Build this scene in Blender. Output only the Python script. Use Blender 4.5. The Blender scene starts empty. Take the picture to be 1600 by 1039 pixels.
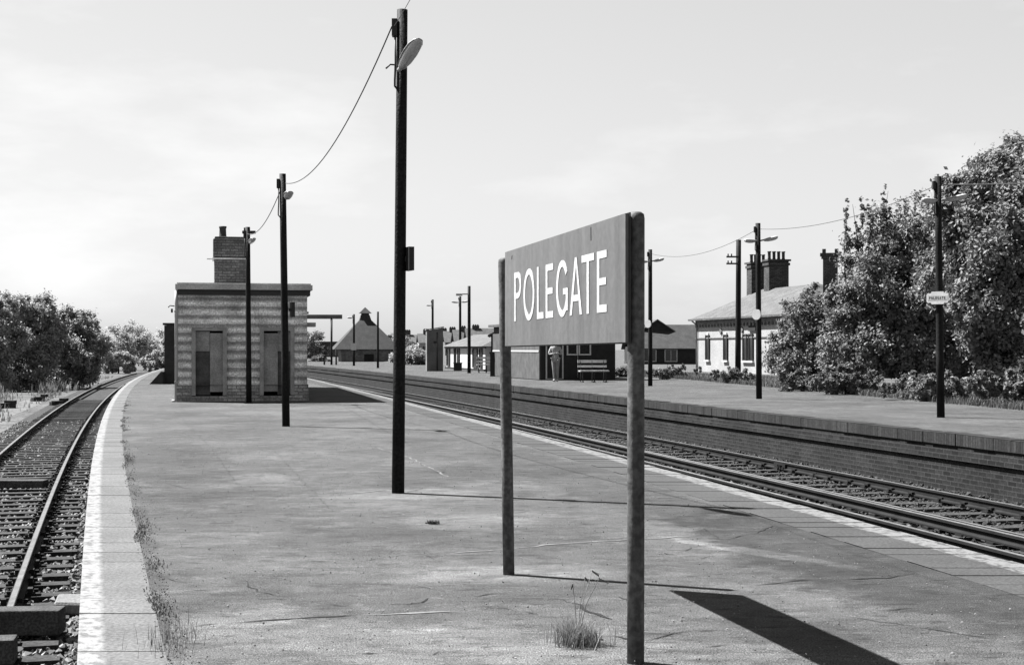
import bpy, bmesh, math, random
import numpy as np
from math import sin, cos, pi, radians, atan2, hypot
from mathutils import Vector, Matrix
random.seed(7); np.random.seed(7)
S = bpy.context.scene
COL = S.collection
EYE = 1.35
FPX = 2222.0      # focal length in pixels of the 1600 wide photograph
HZ = 545.0        # horizon row

# ------------------------------------------------------------------ camera
cam = bpy.data.cameras.new('camera'); co = bpy.data.objects.new('camera', cam); COL.objects.link(co)
co.location = (0, 0, EYE); co.rotation_euler = (radians(90), 0, 0)
cam.sensor_width = 36.0; cam.lens = 50.0; cam.shift_y = (HZ-519.5)/1600
cam.clip_start = 0.05; cam.clip_end = 6000
S.camera = co

# ------------------------------------------------------------------ light
SUN_EL = radians(53.8)
TO_SUN = Vector((-0.917*cos(SUN_EL), 0.40*cos(SUN_EL), sin(SUN_EL)))
sun = bpy.data.lights.new('sun', 'SUN'); sun.energy = 5.0; sun.angle = radians(0.55); sun.color = (1, 1, 1)
so = bpy.data.objects.new('sun', sun); COL.objects.link(so)
so.rotation_euler = TO_SUN.to_track_quat('Z', 'Y').to_euler(); so.location = (-20, 10, 30)
S.view_settings.view_transform = 'Standard'; S.view_settings.look = 'None'
S.view_settings.gamma = 1.0; S.view_settings.exposure = 1.95

W = bpy.data.worlds.new('World'); S.world = W; W.use_nodes = True
nt = W.node_tree; nt.nodes.clear()
def WN(t, **k):
    n = nt.nodes.new(t)
    for a, b in k.items(): setattr(n, a, b)
    return n
out = WN('ShaderNodeOutputWorld'); bg = WN('ShaderNodeBackground'); bg.inputs[1].default_value = 0.0565
sky = WN('ShaderNodeTexSky', sky_type='NISHITA', sun_disc=False, sun_elevation=SUN_EL, sun_rotation=radians(-66.4))
sky.air_density = 1.0; sky.dust_density = 1.5; sky.altitude = 20
bw = WN('ShaderNodeRGBToBW')
nt.links.new(sky.outputs[0], bw.inputs[0])
# thin bright cloud veils low over the horizon
tc = WN('ShaderNodeTexCoord'); mp = WN('ShaderNodeMapping'); mp.inputs['Scale'].default_value = (2.2, 2.2, 7.0)
nz = WN('ShaderNodeTexNoise'); nz.inputs['Scale'].default_value = 2.6; nz.inputs['Detail'].default_value = 6; nz.inputs['Roughness'].default_value = .55
cr = WN('ShaderNodeMapRange'); cr.inputs[1].default_value = .5; cr.inputs[2].default_value = .72; cr.inputs[3].default_value = 1.0; cr.inputs[4].default_value = 1.32
nt.links.new(tc.outputs['Generated'], mp.inputs[0]); nt.links.new(mp.outputs[0], nz.inputs[0]); nt.links.new(nz.outputs[0], cr.inputs[0])
mu = WN('ShaderNodeMath', operation='MULTIPLY'); nt.links.new(bw.outputs[0], mu.inputs[0]); nt.links.new(cr.outputs[0], mu.inputs[1])
# the deep blue overhead records darker than the pale low sky
sz = WN('ShaderNodeSeparateXYZ'); nt.links.new(tc.outputs['Generated'], sz.inputs[0])
zr = WN('ShaderNodeMapRange', interpolation_type='SMOOTHSTEP'); zr.inputs[1].default_value = .22; zr.inputs[2].default_value = .75; zr.inputs[3].default_value = 1.0; zr.inputs[4].default_value = .03
nt.links.new(sz.outputs[2], zr.inputs[0])
m2 = WN('ShaderNodeMath', operation='MULTIPLY'); nt.links.new(mu.outputs[0], m2.inputs[0]); nt.links.new(zr.outputs[0], m2.inputs[1])
# film shoulder: bright parts of the sky flatten out
m3 = WN('ShaderNodeMath', operation='POWER'); m3.inputs[1].default_value = .45; nt.links.new(m2.outputs[0], m3.inputs[0])
m4 = WN('ShaderNodeMath', operation='MULTIPLY'); m4.inputs[1].default_value = 1.93; nt.links.new(m3.outputs[0], m4.inputs[0])
mu = m4
nt.links.new(mu.outputs[0], bg.inputs[0]); nt.links.new(bg.outputs[0], out.inputs[0])

# ------------------------------------------------------------------ lines of the place
def Nx(y): return 5.0577 - .20744*y - .0002*y*y          # main line edge of the island platform
def Ox(y): return 12.2627 - .22756*y - .00021*y*y        # opposite platform edge
def Lx(y): return -.0389 - .30315*y + .0006*y*y          # branch side edge of the island
def RRx(y): return -.7621 - .29911*y + .00037*y*y        # branch track, rail beside the platform
def Bx(y): return 11.37 - .112*(y-31.6) if y < 62 else 11.37-.112*30.4 - .25*(y-62)   # back of opposite platform
def lerp_x(t): return lambda y: Nx(y) + t*(Ox(y)-Nx(y))
def G(px, py, z=0.0):
    d = py - HZ; h = EYE - z
    return Vector(((px-800)/d*h, FPX*h/d, z))

# ------------------------------------------------------------------ materials
KA = .72          # all surface reflectances share this scale
def mat(name, base, var=.25, scale=3.0, fine=60.0, finevar=.15, rough=.8, bump=.0, bscale=40., spec=.3, metallic=0, coord='Object'):
    m = bpy.data.materials.new(name); m.use_nodes = True
    t = m.node_tree; N = t.nodes; b = N['Principled BSDF']
    b.inputs['Roughness'].default_value = rough; b.inputs['Metallic'].default_value = metallic
    b.inputs['Specular IOR Level'].default_value = spec
    tcn = N.new('ShaderNodeTexCoord')
    n1 = N.new('ShaderNodeTexNoise'); n1.inputs['Scale'].default_value = scale; n1.inputs['Detail'].default_value = 6
    n2 = N.new('ShaderNodeTexNoise'); n2.inputs['Scale'].default_value = fine; n2.inputs['Detail'].default_value = 3
    for n in (n1, n2): t.links.new(tcn.outputs[coord], n.inputs['Vector'])
    r1 = N.new('ShaderNodeMapRange'); r1.inputs[1].default_value = .3; r1.inputs[2].default_value = .7
    r1.inputs[3].default_value = 1-var; r1.inputs[4].default_value = 1+var
    r2 = N.new('ShaderNodeMapRange'); r2.inputs[1].default_value = .39; r2.inputs[2].default_value = .61
    r2.inputs[3].default_value = 1-finevar; r2.inputs[4].default_value = 1+finevar
    t.links.new(n1.outputs[0], r1.inputs[0]); t.links.new(n2.outputs[0], r2.inputs[0])
    a = N.new('ShaderNodeMath'); a.operation = 'MULTIPLY'; t.links.new(r1.outputs[0], a.inputs[0]); t.links.new(r2.outputs[0], a.inputs[1])
    c = N.new('ShaderNodeMath'); c.operation = 'MULTIPLY'; c.inputs[1].default_value = base*KA; t.links.new(a.outputs[0], c.inputs[0])
    t.links.new(c.outputs[0], b.inputs['Base Color'])
    if bump:
        n3 = N.new('ShaderNodeTexNoise'); n3.inputs['Scale'].default_value = bscale; n3.inputs['Detail'].default_value = 4
        t.links.new(tcn.outputs[coord], n3.inputs['Vector'])
        bp = N.new('ShaderNodeBump'); bp.inputs['Strength'].default_value = bump; bp.inputs['Distance'].default_value = .02
        t.links.new(n3.outputs[0], bp.inputs['Height']); t.links.new(bp.outputs[0], b.inputs['Normal'])
    m['val'] = c.name
    return m
def val_mul(m, sock):
    """multiply the base value by another value socket"""
    t = m.node_tree; c = t.nodes[m['val']]
    k = t.nodes.new('ShaderNodeMath'); k.operation = 'MULTIPLY'
    t.links.new(c.outputs[0], k.inputs[0]); t.links.new(sock, k.inputs[1])
    t.links.new(k.outputs[0], t.nodes['Principled BSDF'].inputs['Base Color']); m['val'] = k.name
def brick(name, base, mortar, bw_=.225, bh=.075, off=.5, mort=.01, var=.35, rough=.9, bump=.6):
    m = mat(name, base, var=.3, scale=1.2, fine=25, finevar=.25, rough=rough, spec=.2)
    t = m.node_tree; N = t.nodes
    uv = N.new('ShaderNodeUVMap'); uv.uv_map = 'UVMap'
    br = N.new('ShaderNodeTexBrick'); br.offset = off
    br.inputs['Scale'].default_value = 1; br.inputs['Brick Width'].default_value = bw_; br.inputs['Row Height'].default_value = bh
    br.inputs['Mortar Size'].default_value = mort; br.inputs['Mortar Smooth'].default_value = .2
    br.inputs['Color1'].default_value = (1-var,)*3+(1,); br.inputs['Color2'].default_value = (1+var,)*3+(1,)
    br.inputs['Mortar'].default_value = (mortar/base,)*3+(1,)
    t.links.new(uv.outputs[0], br.inputs['Vector']); val_mul(m, br.outputs[0])
    bp = N.new('ShaderNodeBump'); bp.inputs['Strength'].default_value = bump; bp.inputs['Distance'].default_value = .01; bp.invert = True
    t.links.new(br.outputs['Fac'], bp.inputs['Height']); t.links.new(bp.outputs[0], N['Principled BSDF'].inputs['Normal'])
    return m
def leafmat(name, base, trans=.35, rough=.45, var=.5):
    m = bpy.data.materials.new(name); m.use_nodes = True; t = m.node_tree; N = t.nodes; b = N['Principled BSDF']
    b.inputs['Roughness'].default_value = rough; b.inputs['Specular IOR Level'].default_value = .3
    g = N.new('ShaderNodeNewGeometry'); r = N.new('ShaderNodeMapRange'); r.inputs[3].default_value = base*KA*(1-var); r.inputs[4].default_value = base*KA*(1+var)
    t.links.new(g.outputs['Random Per Island'], r.inputs[0]); t.links.new(r.outputs[0], b.inputs['Base Color'])
    tr = N.new('ShaderNodeBsdfTranslucent'); t.links.new(r.outputs[0], tr.inputs[0])
    mx = N.new('ShaderNodeMixShader'); mx.inputs[0].default_value = trans
    t.links.new(b.outputs[0], mx.inputs[1]); t.links.new(tr.outputs[0], mx.inputs[2]); t.links.new(mx.outputs[0], N['Material Output'].inputs[0])
    return m

M = {}
M['asphalt'] = mat('asphalt', .071, var=.34, scale=.55, fine=140, finevar=.75, rough=.9, bump=.22, bscale=150, spec=.2)
M['patch'] = mat('asphalt_patch', .125, var=.25, scale=2, fine=50, finevar=.36, rough=.9, bump=.5, bscale=80)
M['tar'] = mat('asphalt_tar_patch', .062, var=.25, scale=2, fine=55, finevar=.35, rough=.9, bump=.5, bscale=80)
M['crack'] = mat('crack_dirt', .015, var=.4, scale=8, rough=1)
M['palecrack'] = mat('pale_joint', .16, var=.3, scale=6, rough=1)
M['ground'] = mat('rough_ground', .085, var=.45, scale=.6, fine=9, finevar=.5, rough=1, bump=1, bscale=12)
M['path'] = mat('trodden_path', .12, var=.35, scale=1.5, fine=20, finevar=.3, rough=1, bump=.6, bscale=20)
M['ballast'] = mat('ballast_bed', .035, var=.4, scale=3, fine=22, finevar=.6, rough=1, bump=1, bscale=25)
M['stone'] = leafmat('ballast_stone', .17, trans=0, rough=.9, var=.75)
M['stone_dark'] = leafmat('ballast_stone_dark', .038, trans=0, rough=.9, var=.7)
M['rail'] = mat('rail_steel', .016, var=.4, scale=4, rough=.75, metallic=0, spec=.15)
M['railtop'] = mat('rail_top', .30, var=.2, scale=5, fine=40, rough=.38, metallic=.6)
M['rusttop'] = mat('rusty_rail_top', .15, var=.25, scale=5, fine=40, rough=.55, metallic=.3)
M['sleeper'] = mat('sleeper_timber', .034, var=.4, scale=5, fine=40, finevar=.4, rough=.95, bump=.6, bscale=30)
M['baulk'] = mat('old_timber', .055, var=.4, scale=5, fine=50, finevar=.4, rough=.95, bump=.6, bscale=30)
M['pole'] = mat('tarred_pole', .012, var=.35, scale=3, fine=40, finevar=.4, spec=.12, rough=.7, bump=.3, bscale=40)
M['post'] = mat('weathered_post', .085, var=.2, scale=3, fine=30, finevar=.35, rough=.7, bump=.12, bscale=60)
M['iron'] = mat('dark_iron', .02, var=.3, rough=.6)
M['lampbody'] = mat('lamp_housing', .42, var=.2, rough=.5)
M['bowl'] = mat('lamp_bowl', .42, var=.15, rough=.25, spec=.6)
M['enamel'] = mat('sign_enamel', .105, var=.16, scale=1.6, fine=30, finevar=.08, rough=.4, spec=.4)
M['white'] = mat('white_enamel', .50, var=.06, scale=3, rough=.4)
M['signback'] = mat('sign_rim', .03, var=.2, rough=.6)
M['wire'] = mat('wire', .03, rough=.6)
M['brickwall'] = brick('platform_brick', .013, .034, mort=.011, var=.6)
M['soldier'] = brick('soldier_brick', .027, .010, bw_=.075, bh=.235, off=0, mort=.008)
M['chimbrick'] = brick('chimney_brick', .12, .07, mort=.012)
M['plinthbrick'] = brick('plinth_brick', .36, .20, bw_=.225, bh=.082, mort=.013)
M['housechim'] = brick('house_chimney_brick', .078, .04, mort=.012)
M['blockbrick'] = brick('hut_brick', .19, .14)
M['fascia'] = mat('fascia_board', .50, var=.2, scale=2, fine=30, rough=.7)
M['soffit'] = mat('soffit', .05, var=.2, rough=.8)
M['frame'] = mat('door_frame', .34, var=.3, scale=4, rough=.7)
M['partition'] = mat('partition_board', .36, var=.3, scale=3, fine=25, rough=.8)
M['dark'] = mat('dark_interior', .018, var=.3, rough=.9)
M['doorleaf'] = mat('door_leaf', .12, var=.35, scale=4, fine=25, rough=.8)
M['pipe'] = mat('painted_pipe', .45, var=.2, rough=.5)
M['shed'] = mat('tarred_shed', .03, var=.3, scale=4, rough=.8)
M['slate'] = mat('roof_slate', .085, var=.3, scale=2, fine=14, finevar=.3, rough=.7)
M['tile'] = mat('roof_tile', .036, var=.3, scale=2, fine=14, finevar=.3, rough=.8)
M['palewall'] = mat('pale_painted_wall', .33, var=.12, scale=1, fine=12, rough=.8)
M['cornice'] = mat('cornice_brick', .17, var=.2, scale=2, fine=14, rough=.85)
M['wall'] = mat('grey_wall', .13, var=.2, scale=1, fine=12, rough=.85)
M['darkwall'] = mat('dark_wall', .022, var=.35, scale=3, fine=20, rough=.85)
M['midwall'] = mat('boarded_wall', .08, var=.3, scale=3, fine=20, rough=.8)
M['glass'] = mat('window_glass', .02, var=.1, rough=.15, spec=.5)
M['trim'] = mat('white_trim', .55, var=.1, rough=.6)
M['pot'] = mat('chimney_pot', .05, var=.3, rough=.8)
M['concrete'] = mat('concrete', .17, var=.25, scale=3, fine=50, finevar=.2, rough=.85, bump=.3, bscale=60)
M['bark'] = mat('bark', .04, var=.4, scale=6, fine=40, finevar=.4, rough=.95, bump=.7, bscale=25)
M['bench'] = mat('bench_slat', .55, var=.2, rough=.6)
M['skin'] = mat('skin', .32, var=.05, rough=.6)
M['hair'] = mat('hair', .03, var=.3, rough=.6)
M['shirt'] = mat('shirt_cloth', .36, var=.12, scale=6, rough=.9)
M['trousers'] = mat('trouser_cloth', .26, var=.15, scale=6, rough=.9)
M['shoe'] = mat('shoe', .45, var=.1, rough=.6)
M['leaf_chestnut'] = leafmat('chestnut_leaf', .20, trans=.25, rough=.6, var=.3)
M['leaf_ash'] = leafmat('ash_leaf', .21, trans=.3, rough=.6, var=.35)
M['leaf_bush'] = leafmat('bush_leaf', .18, trans=.28, rough=.6, var=.4)
M['leaf_hedge'] = leafmat('hedge_leaf', .40, trans=.5, rough=.5, var=.5)
M['leaf_pale'] = leafmat('pale_leaf', .42, trans=.4, rough=.55, var=.5)
M['grass'] = leafmat('grass_blade', .11, trans=.35, rough=.6, var=.6)
M['drygrass'] = leafmat('dry_grass', .2, trans=.3, rough=.7, var=.5)
M['weed'] = leafmat('weed_leaf', .085, trans=.3, rough=.6, var=.6)

def wear(m, spots):
    """worn and resurfaced areas of the asphalt: irregular blots (x, y, half length, half width, heading, factor)"""
    t = m.node_tree; N = t.nodes
    tcn = N.new('ShaderNodeTexCoord'); nz = N.new('ShaderNodeTexNoise'); nz.inputs['Scale'].default_value = 2.6; nz.inputs['Detail'].default_value = 7; nz.inputs['Roughness'].default_value = .62
    t.links.new(tcn.outputs['Object'], nz.inputs[0])
    of = N.new('ShaderNodeMath'); of.operation = 'MULTIPLY_ADD'; of.inputs[1].default_value = 1.5; of.inputs[2].default_value = -.75; t.links.new(nz.outputs[0], of.inputs[0])
    for (x, y, a, b, th, k) in spots:
        mp = N.new('ShaderNodeMapping'); mp.vector_type = 'TEXTURE'; mp.inputs['Location'].default_value = (x, y, 0); mp.inputs['Rotation'].default_value = (0, 0, th); mp.inputs['Scale'].default_value = (a, b, 1)
        t.links.new(tcn.outputs['Object'], mp.inputs[0])
        ln = N.new('ShaderNodeVectorMath'); ln.operation = 'LENGTH'; t.links.new(mp.outputs[0], ln.inputs[0])
        ad = N.new('ShaderNodeMath'); t.links.new(ln.outputs['Value'], ad.inputs[0]); t.links.new(of.outputs[0], ad.inputs[1])
        mr = N.new('ShaderNodeMapRange'); mr.inputs[1].default_value = .8; mr.inputs[2].default_value = 1.05; mr.inputs[3].default_value = k; mr.inputs[4].default_value = 1
        t.links.new(ad.outputs[0], mr.inputs[0]); val_mul(m, mr.outputs[0])
def grit(m, items):
    t = m.node_tree; N = t.nodes; tcn = N.new('ShaderNodeTexCoord')
    for sc, lo, hi, k, st in items:
        mp = N.new('ShaderNodeMapping'); mp.inputs['Scale'].default_value = (1/st, 1, 1); t.links.new(tcn.outputs['Object'], mp.inputs[0])
        nz = N.new('ShaderNodeTexNoise'); nz.inputs['Scale'].default_value = sc; nz.inputs['Detail'].default_value = 5; nz.inputs['Roughness'].default_value = .7; t.links.new(mp.outputs[0], nz.inputs[0])
        mr = N.new('ShaderNodeMapRange'); mr.inputs[1].default_value = lo; mr.inputs[2].default_value = hi; mr.inputs[3].default_value = 1; mr.inputs[4].default_value = k
        t.links.new(nz.outputs[0], mr.inputs[0]); val_mul(m, mr.outputs[0])
def streaks(m, sc, k0, k1):
    t = m.node_tree; N = t.nodes; tcn = N.new('ShaderNodeTexCoord'); mp = N.new('ShaderNodeMapping'); mp.inputs['Scale'].default_value = (1, 1, .09); t.links.new(tcn.outputs['Object'], mp.inputs[0])
    nz = N.new('ShaderNodeTexNoise'); nz.inputs['Scale'].default_value = sc; nz.inputs['Detail'].default_value = 5; t.links.new(mp.outputs[0], nz.inputs[0])
    mr = N.new('ShaderNodeMapRange'); mr.inputs[1].default_value = .35; mr.inputs[2].default_value = .65; mr.inputs[3].default_value = k0; mr.inputs[4].default_value = k1
    t.links.new(nz.outputs[0], mr.inputs[0]); val_mul(m, mr.outputs[0])
streaks(M['enamel'], 12, .85, 1.15); streaks(M['post'], 30, .78, 1.22); streaks(M['pole'], 25, .7, 1.35)
grit(M['asphalt'], [(38, .55, .62, .55, 1), (47, .56, .63, 1.6, 1), (90, .53, .60, 1.35, 1), (5, .52, .60, .70, 1.7), (3.3, .53, .61, 1.28, 1.8), (1.3, .50, .60, .84, 1.2), (14, .57, .61, .55, 3.0), (9, .58, .62, 1.4, 2.0)])
def spot(px, py, a, b, th, k):
    q = G(px, py); return (q.x, q.y, a, b, th, k)
TRK = 1.78        # heading of the line
wear(M['asphalt'], [spot(795, 897, .62, .38, 0, 1.45), spot(625, 771, .9, .55, 0, 1.4), spot(725, 815, .6, .5, 0, 1.35), spot(1000, 1035, .9, .5, .1, 1.35), spot(500, 1010, 1.5, .6, 0, 1.3), spot(330, 1000, .35, .9, 0, 1.2), *[spot(px, py, .55, .10, 1.86, .74) for px, py in ((250, 1000), (243, 960), (235, 905), (226, 850), (215, 800), (207, 765), (200, 720), (193, 690), (189, 668), (186, 650))],
    spot(1180, 862, .9, .12, 2.2, 1.8), spot(1370, 880, 3.2, .85, TRK, .50), spot(900, 745, 5.0, .6, TRK, .70), spot(270, 720, 5, .7, 1.86, .74), spot(250, 800, 1.6, .5, 1.86, .85), spot(520, 640, 3, 4, TRK, 1.15), spot(350, 900, .8, .9, 0, 1.12), spot(600, 930, 1.3, .5, .2, .88), spot(440, 830, .9, 1.6, .3, .90), spot(680, 900, .3, 1.2, .2, 1.12), spot(1150, 960, .8, .5, .5, 1.15)])
# horizontal courses of the lavatory block: alternate pale and dark rough courses
def course_mat():
    m = brick('banded_brick_wall', .78, .58, .225, .075, mort=.010, var=.16, bump=.5)
    t = m.node_tree; N = t.nodes
    uv = N.new('ShaderNodeUVMap'); uv.uv_map = 'UVMap'
    nz = N.new('ShaderNodeTexNoise'); nz.inputs['Scale'].default_value = 7; nz.inputs['Detail'].default_value = 5; nz.inputs['Roughness'].default_value = .7
    t.links.new(uv.outputs[0], nz.inputs[0])
    sp = N.new('ShaderNodeSeparateXYZ'); t.links.new(uv.outputs[0], sp.inputs[0])
    a = N.new('ShaderNodeMath'); a.operation = 'MULTIPLY_ADD'; a.inputs[1].default_value = .05; t.links.new(nz.outputs[0], a.inputs[0]); t.links.new(sp.outputs[1], a.inputs[2])
    b = N.new('ShaderNodeMath'); b.operation = 'MULTIPLY'; b.inputs[1].default_value = 2*pi/.225; t.links.new(a.outputs[0], b.inputs[0])
    c = N.new('ShaderNodeMath'); c.operation = 'SINE'; t.links.new(b.outputs[0], c.inputs[0])
    r = N.new('ShaderNodeMapRange'); r.inputs[1].default_value = -.45; r.inputs[2].default_value = .15; r.inputs[3].default_value = .52; r.inputs[4].default_value = 1.15
    t.links.new(c.outputs[0], r.inputs[0]); val_mul(m, r.outputs[0])
    n2 = N.new('ShaderNodeTexNoise'); n2.inputs['Scale'].default_value = 2.3; n2.inputs['Detail'].default_value = 7; t.links.new(uv.outputs[0], n2.inputs[0])
    r2 = N.new('ShaderNodeMapRange'); r2.inputs[1].default_value = .35; r2.inputs[2].default_value = .65; r2.inputs[3].default_value = .78; r2.inputs[4].default_value = 1.18
    t.links.new(n2.outputs[0], r2.inputs[0]); val_mul(m, r2.outputs[0])
    return m
M['courses'] = course_mat()
# platform coping: white painted edge with a worn, ragged inner margin (uv.y = metres from the edge)
def coping_mat(name, base, white, width):
    m = mat(name, base, var=.2, scale=1.8, fine=45, finevar=.25, rough=.85, bump=.35, bscale=60)
    t = m.node_tree; N = t.nodes; b = N['Principled BSDF']
    uv = N.new('ShaderNodeUVMap'); uv.uv_map = 'UVMap'
    sp = N.new('ShaderNodeSeparateXYZ'); t.links.new(uv.outputs[0], sp.inputs[0])
    nz = N.new('ShaderNodeTexNoise'); nz.inputs['Scale'].default_value = 9; nz.inputs['Detail'].default_value = 6; nz.inputs['Roughness'].default_value = .65
    t.links.new(uv.outputs[0], nz.inputs[0])
    a = N.new('ShaderNodeMath'); a.operation = 'MULTIPLY_ADD'; a.inputs[1].default_value = .10; t.links.new(nz.outputs[0], a.inputs[0]); t.links.new(sp.outputs[1], a.inputs[2])
    r = N.new('ShaderNodeMapRange'); r.inputs[1].default_value = width+.035; r.inputs[2].default_value = width+.065; r.inputs[3].default_value = 1; r.inputs[4].default_value = 0
    t.links.new(a.outputs[0], r.inputs[0])
    n2 = N.new('ShaderNodeTexNoise'); n2.inputs['Scale'].default_value = 14; n2.inputs['Detail'].default_value = 6
    t.links.new(uv.outputs[0], n2.inputs[0])
    w = N.new('ShaderNodeMapRange'); w.inputs[1].default_value = .40; w.inputs[2].default_value = .50; w.inputs[3].default_value = .15; w.inputs[4].default_value = 1
    t.links.new(n2.outputs[0], w.inputs[0])
    k = N.new('ShaderNodeMath'); k.operation = 'MULTIPLY'; t.links.new(r.outputs[0], k.inputs[0]); t.links.new(w.outputs[0], k.inputs[1])
    mx = N.new('ShaderNodeMix'); mx.data_type = 'FLOAT'; mx.inputs[3].default_value = white*KA
    t.links.new(k.outputs[0], mx.inputs[0]); t.links.new(N[m['val']].outputs[0], mx.inputs[2]); t.links.new(mx.outputs[0], b.inputs['Base Color'])
    return m
M['copL'] = coping_mat('branch_coping', .108, .24, .115)
M['copR'] = coping_mat('main_coping', .052, .17, .21)

# ------------------------------------------------------------------ mesh builder
class MB:
    def __init__(s): s.v = []; s.f = []; s.uv = []; s.sm = []
    def quad(s, a, b, c, d, uv=None, smooth=False):
        i = len(s.v); s.v += [tuple(a), tuple(b), tuple(c), tuple(d)]; s.f.append((i, i+1, i+2, i+3)); s.sm.append(smooth)
        if uv is None:
            A, B, D = Vector(a), Vector(b), Vector(d); w = (B-A).length; h = (D-A).length; uv = [(0, 0), (w, 0), (w, h), (0, h)]
        s.uv += uv
    def poly(s, pts, uv=None):
        i = len(s.v); s.v += [tuple(p) for p in pts]; s.f.append(tuple(range(i, i+len(pts)))); s.sm.append(False)
        s.uv += uv if uv else [(p[0], p[1]) for p in pts]
    def box(s, c, size, rz=0, rx=0, ry=0, taper=1.0):
        """c = centre of the box; uv in metres on each side"""
        hx, hy, hz = (q/2 for q in size); R = Matrix.Rotation(rz, 3, 'Z') @ Matrix.Rotation(ry, 3, 'Y') @ Matrix.Rotation(rx, 3, 'X'); C = Vector(c)
        def P(x, y, z):
            k = taper if z > 0 else 1
            return C + R @ Vector((x*hx*k, y*hy*k, z*hz))
        X, Y, Z = size; z0 = c[2]-hz
        def uvs(w, o=0): return [(o, z0), (o+w, z0), (o+w, z0+Z), (o, z0+Z)]
        s.quad(P(-1,-1,-1), P(1,-1,-1), P(1,-1,1), P(-1,-1,1), uvs(X))
        s.quad(P(1,-1,-1), P(1,1,-1), P(1,1,1), P(1,-1,1), uvs(Y, X))
        s.quad(P(1,1,-1), P(-1,1,-1), P(-1,1,1), P(1,1,1), uvs(X, X+Y))
        s.quad(P(-1,1,-1), P(-1,-1,-1), P(-1,-1,1), P(-1,1,1), uvs(Y, 2*X+Y))
        s.quad(P(-1,-1,1), P(1,-1,1), P(1,1,1), P(-1,1,1))
        s.quad(P(-1,1,-1), P(1,1,-1), P(1,-1,-1), P(-1,-1,-1))
    def tube(s, pts, r, n=12, cap=True, smooth=True):
        pts = [Vector(p) for p in pts]; rr = r if isinstance(r, (list, tuple)) else [r]*len(pts)
        base = len(s.v); up = None
        for k, p in enumerate(pts):
            d = (pts[min(k+1, len(pts)-1)]-pts[max(k-1, 0)]).normalized()
            if up is None: up = Vector((1, 0, 0)) if abs(d.x) < .9 else Vector((0, 1, 0))
            a = d.cross(up).normalized(); b = d.cross(a); up = -b if False else (a.cross(d)).normalized()
            for j in range(n):
                t = 2*pi*j/n; s.v.append(tuple(p + (a*cos(t)+b*sin(t))*rr[k]))
        for k in range(len(pts)-1):
            for j in range(n):
                q = base+k*n; s.f.append((q+j, q+(j+1) % n, q+n+(j+1) % n, q+n+j)); s.sm.append(smooth)
                s.uv += [(j/n, k), ((j+1)/n, k), ((j+1)/n, k+1), (j/n, k+1)]
        if cap:
            e = base+(len(pts)-1)*n
            s.f.append(tuple(base+j for j in range(n-1, -1, -1))); s.sm.append(False); s.uv += [(0, 0)]*n
            s.f.append(tuple(e+j for j in range(n))); s.sm.append(False); s.uv += [(0, 0)]*n
    def lathe(s, prof, n=16, c=(0, 0, 0)):
        s.tube([(c[0], c[1], c[2]+z) for r, z in prof], [max(r, 1e-4) for r, z in prof], n)
    def prism(s, poly, d0, d1, T):
        """extrude a 2-D outline between depths d0, d1; T(u, v, depth) gives the point"""
        n = len(poly)
        a = [T(u, v, d0) for u, v in poly]; b = [T(u, v, d1) for u, v in poly]
        s.poly(a); s.poly(b[::-1])
        for i in range(n): s.quad(a[i], b[i], b[(i+1) % n], a[(i+1) % n])
    def build(s, name, m, parent=None, loc=None):
        me = bpy.data.meshes.new(name)
        me.from_pydata(s.v, [], s.f); me.polygons.foreach_set('use_smooth', s.sm)
        l = me.uv_layers.new(name='UVMap'); l.data.foreach_set('uv', np.array(s.uv, dtype=np.float32).ravel())
        bm = bmesh.new(); bm.from_mesh(me); bmesh.ops.remove_doubles(bm, verts=bm.verts, dist=1e-5); bmesh.ops.recalc_face_normals(bm, faces=bm.faces); bm.to_mesh(me); bm.free()
        me.materials.append(m); me.update()
        o = bpy.data.objects.new(name, me); COL.objects.link(o)
        if parent: o.parent = parent
        if loc is not None: o.location = loc
        return o
def tag(o, label=None, cat=None, group=None, kind=None):
    if label: o['label'] = label
    if cat: o['category'] = cat
    if group: o['group'] = group
    if kind: o['kind'] = kind
    return o
def thing(name, label, cat, loc=(0, 0, 0), rz=0, group=None):
    o = bpy.data.objects.new(name, None); COL.objects.link(o); o.empty_display_size = .3
    o.location = loc; o.rotation_euler = (0, 0, rz); return tag(o, label, cat, group)
def copy_tree(o, parent=None):
    c = o.copy(); COL.objects.link(c)
    if parent: c.parent = parent
    for ch in list(o.children): copy_tree(ch, c)
    return c
def raw(name, V, F, m, parent=None, loc=None, smooth=False):
    """V (n,3) float, F (k,q) int with constant q"""
    me = bpy.data.meshes.new(name); V = np.asarray(V, np.float32); F = np.asarray(F, np.int32)
    k, q = F.shape
    me.vertices.add(len(V)); me.vertices.foreach_set('co', V.ravel())
    me.loops.add(k*q); me.loops.foreach_set('vertex_index', F.ravel())
    me.polygons.add(k); me.polygons.foreach_set('loop_start', np.arange(k, dtype=np.int32)*q)
    me.polygons.foreach_set('use_smooth', np.full(k, smooth))
    me.update(calc_edges=True); me.validate(); me.materials.append(m)
    o = bpy.data.objects.new(name, me); COL.objects.link(o)
    if parent: o.parent = parent
    if loc is not None: o.location = loc
    return o
def ribbon(mb, fa, fb, za, zb, ys):
    """strip between two curves x=fa(y), x=fb(y); uv = (y, offset)"""
    for y0, y1 in zip(ys[:-1], ys[1:]):
        w = hypot(fb(y0)-fa(y0), zb-za)
        mb.quad((fa(y0), y0, za), (fb(y0), y0, zb), (fb(y1), y1, zb), (fa(y1), y1, za), [(y0, 0), (y0, w), (y1, w), (y1, 0)])
def setting(name, mb, m, label=None):
    return tag(mb.build(name, m), label, None, None, 'structure')

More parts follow.
